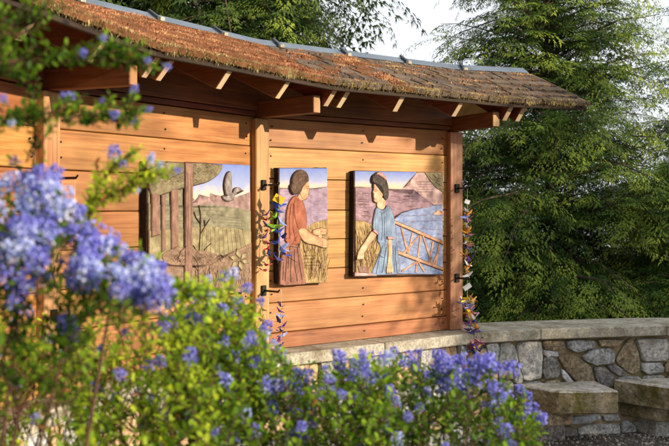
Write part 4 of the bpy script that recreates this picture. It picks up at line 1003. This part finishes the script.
# ================================================================== CONIFERS
def frond_proto(seed, n2=7, L_=0.27, lw=0.0085, ll=0.031):
    """a small flat feathery spray along +X: tiny blades on alternate branchlets"""
    r = random.Random(seed); T = []
    def blade(x, y, z, a, l, dz): T.append(((x - -math.sin(a) * -lw, y - math.cos(a) * lw, z), (x + -math.sin(a) * lw, y + math.cos(a) * lw, z), (x + math.cos(a) * l, y + math.sin(a) * l, z + dz)))
    for i in range(n2):
        t = (i + 0.5) / n2; x = t * L_
        for sg in (-1, 1):
            ln = L_ * 0.50 * (1 - t) ** 0.6 * r.uniform(.7, 1.2) + 0.012; an = R(r.uniform(35, 60)) * sg
            m = max(1, int(3.2 * (1 - t) + .8)); droop = r.uniform(.1, .9)
            for j in range(m):
                u = (j + .55) / m; bx, by = x + math.cos(an) * ln * u, math.sin(an) * ln * u; bz = -droop * (ln * u) ** 1.4
                for s2 in (-1, 1): blade(bx, by, bz, an + R(r.uniform(25, 50)) * s2, ll * (1 - .4 * u) * r.uniform(.7, 1.2), -r.uniform(0, .014))
            blade(x + math.cos(an) * ln * .8, math.sin(an) * ln * .8, -droop * ln ** 1.4, an, ll, -.01)
    blade(L_ * .92, 0, 0, 0, ll, -.01)
    a = np.array(T, np.float32); a[:, :, 2] -= 0.9 * a[:, :, 0] ** 2
    return a
FR = [frond_proto(s) for s in range(6)]; FRL = [frond_proto(s + 20, 4, .26, .011, .046) for s in range(4)]
def conifer(loc, height, radius, label, group, seed, n_whorl=34, per=6, mat='needle', z_first=0.3, light=0, dens=1.0, fs=1.0, fan=None, tip_bright=0.25, trunk_r=0.14, profile=0.8, rise=0.12):
    r = random.Random(seed); P = FRL if light else FR
    t = thing('conifer_tree', loc, label, 'tree', group)
    base = Vector(loc); lean = Vector((r.uniform(-.02, .02), r.uniform(-.02, .02), 0))
    pth = [base + Vector((0, 0, -0.1)) + lean * (height * k / 10) + Vector((0, 0, height * k / 10)) for k in range(11)]
    V_, F_ = tube(pth, [trunk_r * (1 - k / 10.4) + .008 for k in range(11)], 9); mk('trunk', V_, F_, M['bark'], t, smooth=True)
    br = Acc(); mats = []; tints = []
    for wv in range(n_whorl):
        f0 = (wv + r.random()) / n_whorl
        for q in range(per):
            f = min(.99, max(0, f0 + r.uniform(-.5, .5) / n_whorl * 1.6)); z = z_first + (height - z_first) * f
            a = 2 * math.pi * (q + r.random()) / per
            Lr = radius * ((1 - f) ** profile * 0.95 + 0.06) * r.uniform(.6, 1.15)
            if Lr < 0.12: continue
            dh = Vector((math.cos(a), math.sin(a), 0)); st = base + lean * z + Vector((0, 0, z)); up = rise * r.uniform(0.3, 1.8) + 0.2 * f
            npt = 7; pts = []
            for k in range(npt):
                u = k / (npt - 1); pts.append(st + dh * (Lr * u) + Vector((0, 0, Lr * (up * u - 0.62 * u * u * (1 - .5 * f)))) + Vector((r.uniform(-1, 1), r.uniform(-1, 1), r.uniform(-.5, .5))) * 0.03 * Lr)
            b_, c_ = tube(pts, [max(.003, .013 * Lr * (1 - .85 * k / (npt - 1))) for k in range(npt)], 4, cap=False); br.add(b_, c_)
            nsd = max(4, int((3 + Lr * 10.0) * dens * (0.54 if light else 0.75)))
            for k in range(nsd):
                u = 0.05 + 0.95 * ((k + r.random()) / nsd); u = min(u, .999); tipw = u > .93
                x = u * (npt - 1); i0 = int(x); p = pts[i0].lerp(pts[i0 + 1], x - i0); tg = (pts[i0 + 1] - pts[i0]).normalized()
                sg = 1 if k % 2 else -1; yaw = sg * R(r.uniform(30, 70)) * (0.25 if tipw else 1)
                lat = Vector((-tg.y, tg.x, 0)).normalized()
                B = (tg * math.cos(yaw) + lat * math.sin(yaw) + Vector((0, 0, r.uniform(-.25, .22)))).normalized()
                ls = (0.15 + 0.38 * (1 - u) * min(1.3, Lr * .6)) * r.uniform(.6, 1.2) * fs
                mm = max(1, int(round(ls / (0.085 * fs))))
                for j in range(mm):
                    w_ = (j + .3 + .5 * r.random()) / mm; q3 = p + B * (ls * w_) - Vector((0, 0, 0.55 * (ls * w_) ** 2 / max(.3, fs)))
                    y2 = R(r.uniform(-55, 55)) * (1 - .6 * (j == mm - 1)); l2 = Vector((-B.y, B.x, 0))
                    X = (B * math.cos(y2) + l2 * math.sin(y2) + Vector((0, 0, r.uniform(-.35, .05)))).normalized()
                    Zv = Vector((r.uniform(-.22, .22), r.uniform(-.22, .22) - .25, 1)); Zv = (Zv - X * Zv.dot(X)).normalized(); Yv = Zv.cross(X)
                    s = fs * (0.7 + 0.3 * (j == mm - 1)) * r.uniform(.65, 1.15) * (1.18 if light else 1.05)
                    m4 = np.array([[X.x, Yv.x, Zv.x], [X.y, Yv.y, Zv.y], [X.z, Yv.z, Zv.z]], np.float32) * s
                    pr = P[r.randrange(len(P))]
                    mats.append(pr.reshape(-1, 3) @ m4.T + np.array(q3, np.float32))
                    base_t = r.uniform(.08, .55) + tip_bright * (u > .65) + .12 * (j == mm - 1)
                    tints.append(np.clip(base_t + 0.8 * pr[:, 2, 0] + rng.uniform(-.08, .08, len(pr)), 0, 1))
    br.build('limbs', M['bark'], t, tint=False)['kind'] = 'stuff'
    V_ = np.concatenate(mats); T_ = np.concatenate(tints)
    o = mk('crown', V_, np.arange(len(V_)).reshape(-1, 3), M[mat], t, tint=T_); o['kind'] = 'stuff'
    return t, len(T_)
tot = 0
def C_(*a, **k):
    global tot; t, n = conifer(*a, **k); tot += n; return t
TG = 'conifers behind the shelter and wall'
C_((2.25, 9.6, 0), 6.4, 1.75, 'tall feathery hemlock with sunlit drooping sprays, rising right of the roof end', TG, 31, 52, 8, dens=1.3, z_first=0.2, profile=0.8, rise=0.5, trunk_r=.05, tip_bright=.34, fs=1.0)
C_((4.3, 10.2, 0), 4.4, 1.9, 'hemlock at the far right edge with sky gaps between its boughs', TG, 32, 26, 6, dens=1.3, fs=1.1, z_first=0.2, profile=0.9, rise=.45, trunk_r=.05)
C_((1.25, 10.2, 0), 2.6, 1.2, 'low dark young conifer filling the gap just right of the right post', TG, 33, 20, 7, mat='needle_dark', dens=1.0, z_first=0.1, tip_bright=0.1, trunk_r=.06)
C_((3.5, 8.9, 0), 2.2, 1.25, 'short bushy conifer just behind the stone wall cap, at right', TG, 34, 18, 7, rise=.4, dens=1.4, fs=1.1, z_first=0.1, trunk_r=.06)
C_((2.55, 10.9, 0), 6.3, 1.5, 'dark shaded conifer deep behind the tall hemlock', TG, 35, 34, 7, mat='needle_dark', light=1, dens=1.1, z_first=0.1, tip_bright=0, fs=1.3, rise=.4, profile=.7, trunk_r=.05)
C_((5.6, 14.5, 0), 3.0, 2.2, 'distant low conifer glimpsed through the gap at the right edge', TG, 36, 12, 6, mat='needle_dark', light=1, dens=.6, fs=1.6)
# above the roof, upper left
C_((-2.1, 12.0, 0), 10.5, 3.2, 'big dark fir whose boughs hang over the roof at upper left', TG, 41, 32, 7, mat='needle_dark', light=1, dens=.9, z_first=2.2, fs=1.7, tip_bright=.12, profile=.5, trunk_r=.2)
C_((-0.95, 10.4, 0), 5.6, 1.35, 'fir with bright yellow green young tips showing above the middle of the roof', TG, 42, 26, 7, mat='needle', dens=1.0, z_first=2.0, fs=1.2, tip_bright=.34, profile=.35, trunk_r=.1)
C_((-3.9, 10.5, 0), 8.5, 2.6, 'dark fir farthest to the left behind the roof', TG, 43, 22, 7, mat='needle_dark', light=1, dens=.8, z_first=2.2, fs=1.7, profile=.5)
C_((-1.5, 13.4, 0), 8.2, 2.2, 'dark fir whose bare edged boughs end in white sky left of centre', TG, 44, 22, 6, mat='needle_dark', light=1, dens=.9, z_first=2.5, fs=1.7, profile=.35)
# trees outside the picture on the right; they shade the stone wall
C_((7.6, 3.75, 0), 4.4, 1.15, 'conifer standing outside the right edge, shading the stone wall', TG, 51, 18, 7, mat='needle_dark', light=1, dens=1.0, fs=2.0, z_first=.1, profile=.35)
C_((8.2, 4.75, 0), 5.0, 1.3, 'second conifer outside the right edge, shading the stone seats', TG, 52, 18, 7, mat='needle_dark', light=1, dens=1.0, fs=2.0, z_first=.1, profile=.35)
SC['conifer_tris'] = tot
# unseen firs added left of and behind the viewer to cut the sky light
proto_t = [o for o in COL.objects if o.name.startswith('conifer_tree') and 'farthest to the left' in o.get('label', '')][0]
for (x, y, rz, lab) in ((-5.2, 2.6, 1.0, 'unseen fir added left of the lilacs to block sky light'), (-5.4, -1.4, 2.1, 'unseen fir added behind the viewer on the left side to block sky light'), (-3.2, -4.6, 3.3, 'unseen fir added directly behind the viewer to block sky light'),
                        ):
    c = proto_t.copy(); COL.objects.link(c); c.location = (x, y, 0); c.rotation_euler = (0, 0, rz); c['label'] = lab
    for ch in list(proto_t.children):
        k = ch.copy(); COL.objects.link(k); k.parent = c

# ================================================================== LILAC SHRUBS IN THE FOREGROUND
def P3d(u, v, Y): return Vector(((u - CX) / F * Y, Y, EYE - (v - HZ) * Y / F))
def flower_mesh(seed, mat, n=58, ln=0.024, rad=0.0140):
    r = random.Random(seed); ac = Acc()
    for _ in range(n):
        t = r.random() ** .8; a = r.uniform(0, 6.283); rr = rad * (1 - .45 * t) * r.uniform(.55, 1.1)
        c = Vector((math.cos(a) * rr, math.sin(a) * rr, t * ln)); s = r.uniform(.0016, .0030)
        ax = Vector((r.uniform(-1, 1), r.uniform(-1, 1), r.uniform(-1, 1))).normalized(); b = ax.orthogonal().normalized(); d = ax.cross(b)
        V_ = [c + ax * s, c + b * s, c + d * s, c - b * s, c - d * s, c - ax * s * .6]
        ac.add(V_, [(0, 1, 2), (0, 2, 3), (0, 3, 4), (0, 4, 1), (5, 2, 1), (5, 3, 2), (5, 4, 3), (5, 1, 4)], r.random())
    V_, F_ = tube([(0, 0, -.012), (0, 0, ln * .8)], .0010, 4); ac.add(V_, F_, 0.0)
    me_o = ac.build('proto', mat); me = me_o.data
    c = me_o.location.copy()
    for v in me.vertices: v.co += c
    bpy.data.objects.remove(me_o); return me
FM = [flower_mesh(s, M['petal'], 50 + 7 * s) for s in range(5)]; FP = [flower_mesh(s + 10, M['petal_pale']) for s in range(2)]
leaf_v = [(0, 0, 0), (0.42, 0.24, 0.05), (0.80, 0.20, 0.02), (1.0, 0, -0.06), (0.80, -0.20, 0.02), (0.42, -0.24, 0.05), (0.5, 0, -0.03)]
leaf_f = [(0, 6, 1), (1, 6, 2), (2, 6, 3), (3, 6, 4), (4, 6, 5), (5, 6, 0)]
LV = np.array(leaf_v, np.float32); LF = np.array(leaf_f, np.int32)
class Shrub:
    def __init__(s, base, label, seed):
        s.base = Vector(base); s.r = random.Random(seed); s.root = thing('lilac_shrub', base, label, 'flowering shrub', 'blue lilac shrubs in the foreground')
        s.lv = []; s.lt = []; s.tw = Acc(); s.fl = []; s.hubs = []
    def leaf(s, p, dirn, size, tint):
        r = s.r; X = dirn.normalized(); up = Vector((r.uniform(-.6, .6), r.uniform(-.6, .6), 1)); Yv = up.cross(X)
        if Yv.length < 1e-3: return
        Yv.normalize(); Zv = X.cross(Yv); m = np.array([[X.x, Yv.x, Zv.x], [X.y, Yv.y, Zv.y], [X.z, Yv.z, Zv.z]], np.float32) * size
        s.lv.append(LV @ m.T + np.array(p, np.float32)); s.lt.append(tint)
    def sprig(s, p, d, ln=0.08, leaves=12, bright=0.0, flower=0.0, pale=0.15, lsize=0.019, fsize=1.0):
        r = s.r; d = d.normalized(); side = d.orthogonal().normalized(); pts = [p - d * ln * .5]
        for k in range(4): pts.append(pts[-1] + d * ln / 4 + Vector((r.uniform(-1, 1), r.uniform(-1, 1), r.uniform(-1, 1))) * ln * .05)
        V_, F_ = tube(pts, [.0016, .0014, .0012, .001, .0007], 4, cap=False); s.tw.add(V_, F_)
        for k in range(leaves):
            u = (k + r.random()) / leaves * 3.99; i0 = int(u); q = pts[i0].lerp(pts[i0 + 1], u - i0)
            a = k * 2.4 + r.uniform(-.4, .4); o = side * math.cos(a) + d.cross(side) * math.sin(a)
            s.leaf(q, o * 0.9 + d * r.uniform(.2, .9), lsize * r.uniform(.7, 1.25), min(.96, max(0, r.uniform(.15, .6) + bright + .2 * (k / leaves))) if r.random() > .015 else 1.0)
        if r.random() < flower:
            s.fl.append((pts[-1], (d + Vector((0, 0, .5))).normalized(), fsize * r.uniform(.75, 1.2), r.random() < pale))
    def cloud(s, c, rad, n, **kw):
        """sprigs filling an ellipsoid, joined by twigs to a hub"""
        r = s.r; s.hubs.append(c - Vector((0, 0, rad[2] * .8)))
        for _ in range(n):
            while True:
                q = Vector((r.uniform(-1, 1), r.uniform(-1, 1), r.uniform(-1, 1)))
                if q.length <= 1: break
            p = c + Vector((q.x * rad[0], q.y * rad[1], q.z * rad[2]))
            d = Vector((q.x * .8 + r.uniform(-.5, .5), q.y * .5 + r.uniform(-.5, .5), .5 + r.uniform(-.4, .7)))
            s.sprig(p, d, **kw)
            if r.random() < .22: s.stem(s.hubs[-1], p, .0016)
    def stem(s, a, b, rad, sag=.03):
        r = s.r; m1 = a.lerp(b, .33) + Vector((r.uniform(-1, 1), r.uniform(-1, 1), r.uniform(-.5, .5))) * sag; m2 = a.lerp(b, .66) + Vector((r.uniform(-1, 1), r.uniform(-1, 1), r.uniform(-.5, .5))) * sag
        V_, F_ = tube([a, m1, m2, b], [rad, rad * .85, rad * .7, rad * .5], 5, cap=False); s.tw.add(V_, F_)
    def finish(s, cap=290):
        for h in s.hubs: s.stem(s.base + Vector((s.r.uniform(-.05, .05), s.r.uniform(-.05, .05), 0.02)), h, .006, .05)
        s.tw.build('branches', M['twig'], s.root, tint=False)['kind'] = 'stuff'
        V_ = np.concatenate(s.lv); n = len(s.lv); F_ = (LF[None] + (np.arange(n) * 7)[:, None, None]).reshape(-1, 3)
        props(mk('foliage', V_, F_, M['leaf'], s.root, tint=np.repeat(np.array(s.lt, np.float32), 6)), kind='stuff')
        s.r.shuffle(s.fl); print('flowers', s.root.name, len(s.fl), 'leaves', n)
        for p, d, sz, pale in s.fl[:cap]:
            o = link('flower_cluster', s.r.choice(FP if pale else FM), p, s.root); q = d.to_track_quat('Z', 'Y'); o.rotation_euler = q.to_euler(); o.scale = (sz,) * 3

# (1) near left shrub: heavy blossom, boughs reaching up into the picture
A_ = Shrub((-0.62, 1.15, 0), 'tall lilac shrub at the left edge, boughs heavy with large blurred blue blossom', 61)
def bough(s, pts, n, spread, **kw):
    P = [P3d(*q) for q in pts]; r = s.r
    V_, F_ = tube(P, [.0035 * (1 - .6 * k / (len(P) - 1)) for k in range(len(P))], 5, cap=False); s.tw.add(V_, F_)
    for k in range(n):
        u = (k + r.random()) / n * (len(P) - 1) * .999; i0 = int(u); p = P[i0].lerp(P[i0 + 1], u - i0); tg = (P[i0 + 1] - P[i0]).normalized()
        o = Vector((r.uniform(-1, 1), r.uniform(-1, 1), r.uniform(-.7, 1))); p2 = p + o * spread * r.random()
        s.sprig(p2, tg * .6 + o * .8 + Vector((0, 0, .3)), **kw)
bough(A_, [(-60, 60, 1.5), (-10, 40, 1.52), (20, 25, 1.55), (42, 14, 1.55)], 24, .03, flower=.06, bright=-.15, fsize=.6, lsize=.016)  # upper boughs: leaf tint lowered, their shade put into the colour
bough(A_, [(-80, 80, 1.45), (0, 62, 1.5), (70, 58, 1.55), (115, 56, 1.58), (146, 60, 1.6)], 50, .022, flower=.10, bright=-.14, ln=.05, fsize=.6, lsize=.016)
bough(A_, [(-80, 170, 1.4), (0, 122, 1.5), (50, 112, 1.55), (95, 116, 1.6), (140, 116, 1.62)], 50, .022, flower=.18, bright=-.08, ln=.05, fsize=.6, lsize=.016)
bough(A_, [(10, 300, 1.6), (30, 200, 1.65), (36, 140, 1.65), (30, 90, 1.6), (10, 60, 1.6)], 18, .03, flower=.1, bright=-.12, fsize=.7, lsize=.016)
bough(A_, [(20, 260, 1.6), (70, 225, 1.7), (95, 205, 1.72), (130, 185, 1.75), (165, 172, 1.78)], 50, .032, flower=.12, bright=.36, pale=.8, ln=.05, fsize=.6, lsize=.015)
bough(A_, [(85, 240, 1.7), (96, 195, 1.72), (110, 170, 1.75), (137, 148, 1.75)], 20, .022, flower=.04, bright=.4, ln=.045, lsize=.015)
bough(A_, [(60, 330, 1.6), (120, 290, 1.7), (180, 285, 1.75), (205, 300, 1.75)], 22, .05, flower=.25, bright=.2)
def blossoms(s, u, v, Y, ru, rv, n, sz=1.35, pale=.15):
    r = s.r
    for _ in range(n):
        a = r.uniform(0, 6.28); q = math.sqrt(r.random()); p = P3d(u + ru * q * math.cos(a), v + rv * q * math.sin(a), Y + r.uniform(-.08, .08))
        d = Vector((r.uniform(-.6, .6), r.uniform(-.8, .2), r.uniform(.2, 1))).normalized()
        s.fl.append((p, d, sz * r.uniform(.8, 1.2), r.random() < pale)); s.sprig(p - d * .03, d, ln=.05, leaves=5, bright=-.05)
    s.stem(P3d(u - ru, v + rv, Y), P3d(u + ru * .5, v, Y), .0022, .01)
blossoms(A_, 22, 215, 1.45, 42, 34, 27, 1.3, .5)
blossoms(A_, 14, 256, 1.4, 30, 28, 16, 1.3, .45)
blossoms(A_, 62, 232, 1.5, 34, 22, 11, 1.3, .5)
blossoms(A_, 48, 192, 1.5, 14, 14, 6, 1.1)
blossoms(A_, 112, 260, 1.5, 32, 20, 10, 1.3, .5)
blossoms(A_, 140, 290, 1.4, 32, 18, 19, 1.3, .5)
blossoms(A_, 92, 275, 1.45, 26, 18, 11, 1.3, .5)
blossoms(A_, 75, 322, 1.5, 10, 24, 4, 1.1)
blossoms(A_, 20, 290, 1.45, 20, 22, 5, 1.2)
A_.cloud(P3d(20, 250, 1.6), (.09, .08, .10), 40, bright=-.05, flower=.25)
A_.cloud(P3d(110, 285, 1.6), (.09, .07, .05), 36, bright=.02, flower=.2)
A_.cloud(P3d(20, 350, 1.5), (.14, .15, .12), 60, bright=-.05, flower=.05)
for h in [(-30, 60, 1.5), (-20, 130, 1.5), (20, 300, 1.6), (70, 330, 1.6)]: A_.hubs.append(P3d(*h))
A_.cloud(Vector((-.72, 1.3, .75)), (.25, .3, .45), 220, bright=-.1, flower=.04)
A_.finish()

# (2) lower left shrub, looser, sunlit, wall and twigs showing through
B_ = Shrub((-0.55, 2.05, 0), 'loose sunlit lilac at lower left with reddish twigs and few flowers', 62)
C2_ = Shrub((0.05, 2.25, 0), 'low spreading lilac with a band of blue flowers along the bottom centre', 63)
D_ = Shrub((0.36, 2.35, 0), 'lilac mound with dense violet blue flowers in front of the stone seats', 64)
cont = [(-40, 318), (0, 313), (60, 330), (100, 328), (150, 332), (185, 308), (205, 288), (240, 292), (255, 326), (280, 352), (300, 374), (330, 372), (350, 368), (400, 364), (450, 364), (490, 380), (512, 392), (530, 414), (548, 446), (560, 520)]
def top(u):
    for a, b in zip(cont[:-1], cont[1:]):
        if a[0] <= u <= b[0]: return a[1] + (b[1] - a[1]) * (u - a[0]) / (b[0] - a[0])
    return 999
rq = random.Random(77)
def band(s, u0, u1, n, Y0, Y1, vmax=560, fl=.12, bright=.0, pw=1.0, skip=None, **kw):
    k = 0
    while k < n:
        u = rq.uniform(u0, u1); tv = top(u); v = tv + 4 + (vmax - tv) * rq.random() ** pw
        if skip and rq.random() < skip(u, v): continue
        Y = rq.uniform(Y0, Y1) - (v - tv) * .0012; p = P3d(u, v, Y); near = (v - tv) < 40
        d = Vector((rq.uniform(-.6, .6), rq.uniform(-.7, .3), rq.uniform(.3, 1.2)))
        s.sprig(p, d, flower=fl * (1.6 if near else 1.0), bright=bright + (.08 if near else 0), **kw); k += 1
        if rq.random() < .10: s.stem(p - Vector((rq.uniform(-.1, .1), 0, rq.uniform(.12, .3))), p, .0018)
gap = lambda u, v: .75 if (u < 75 and v > 400) or (130 < u < 190 and 395 < v < 440 and (u * 7 + v) % 3 < 1.6) or (20 < u < 60 and v < 330) else (.35 if v < 400 else .2)
band(B_, -60, 215, 640, 1.75, 2.45, fl=.10, bright=.26, skip=gap, pale=.1)
band(B_, 170, 262, 240, 2.0, 2.4, vmax=420, fl=.22, bright=.25, pale=.35)
band(B_, -60, 215, 260, 1.7, 2.3, vmax=760, fl=.02, bright=0, pw=.7)
for k in range(26):
    u = rq.uniform(0, 210); B_.stem(P3d(u + rq.uniform(-50, 50), rq.uniform(430, 520), 2.1), P3d(u, rq.uniform(300, 400), rq.uniform(1.8, 2.2)), .0022, .05)
for u in (20, 90, 160, 225): B_.hubs.append(P3d(u, 470, 2.1))
band(C2_, 190, 400, 1050, 1.95, 2.5, fl=.19, pale=.12)
band(C2_, 190, 400, 260, 1.9, 2.4, vmax=760, fl=.02, bright=-.05, pw=.7)
for u in (230, 290, 350): C2_.hubs.append(P3d(u, 480, 2.2))
band(D_, 380, 548, 560, 2.05, 2.6, fl=.22, bright=-.14, pale=.04)
band(D_, 390, 535, 220, 2.0, 2.5, vmax=760, fl=.02, bright=-.1, pw=.7)
for u in (400, 450, 500): D_.hubs.append(P3d(u, 480, 2.3))
blossoms(D_, 478, 385, 2.15, 34, 28, 22, 1.35, 0); blossoms(D_, 440, 372, 2.2, 22, 16, 9, 1.3, 0)
blossoms(C2_, 350, 372, 2.1, 22, 14, 10, 1.2, .2); blossoms(C2_, 292, 400, 2.05, 28, 20, 14, 1.2, .1)
B_.finish(); C2_.finish(); D_.finish()
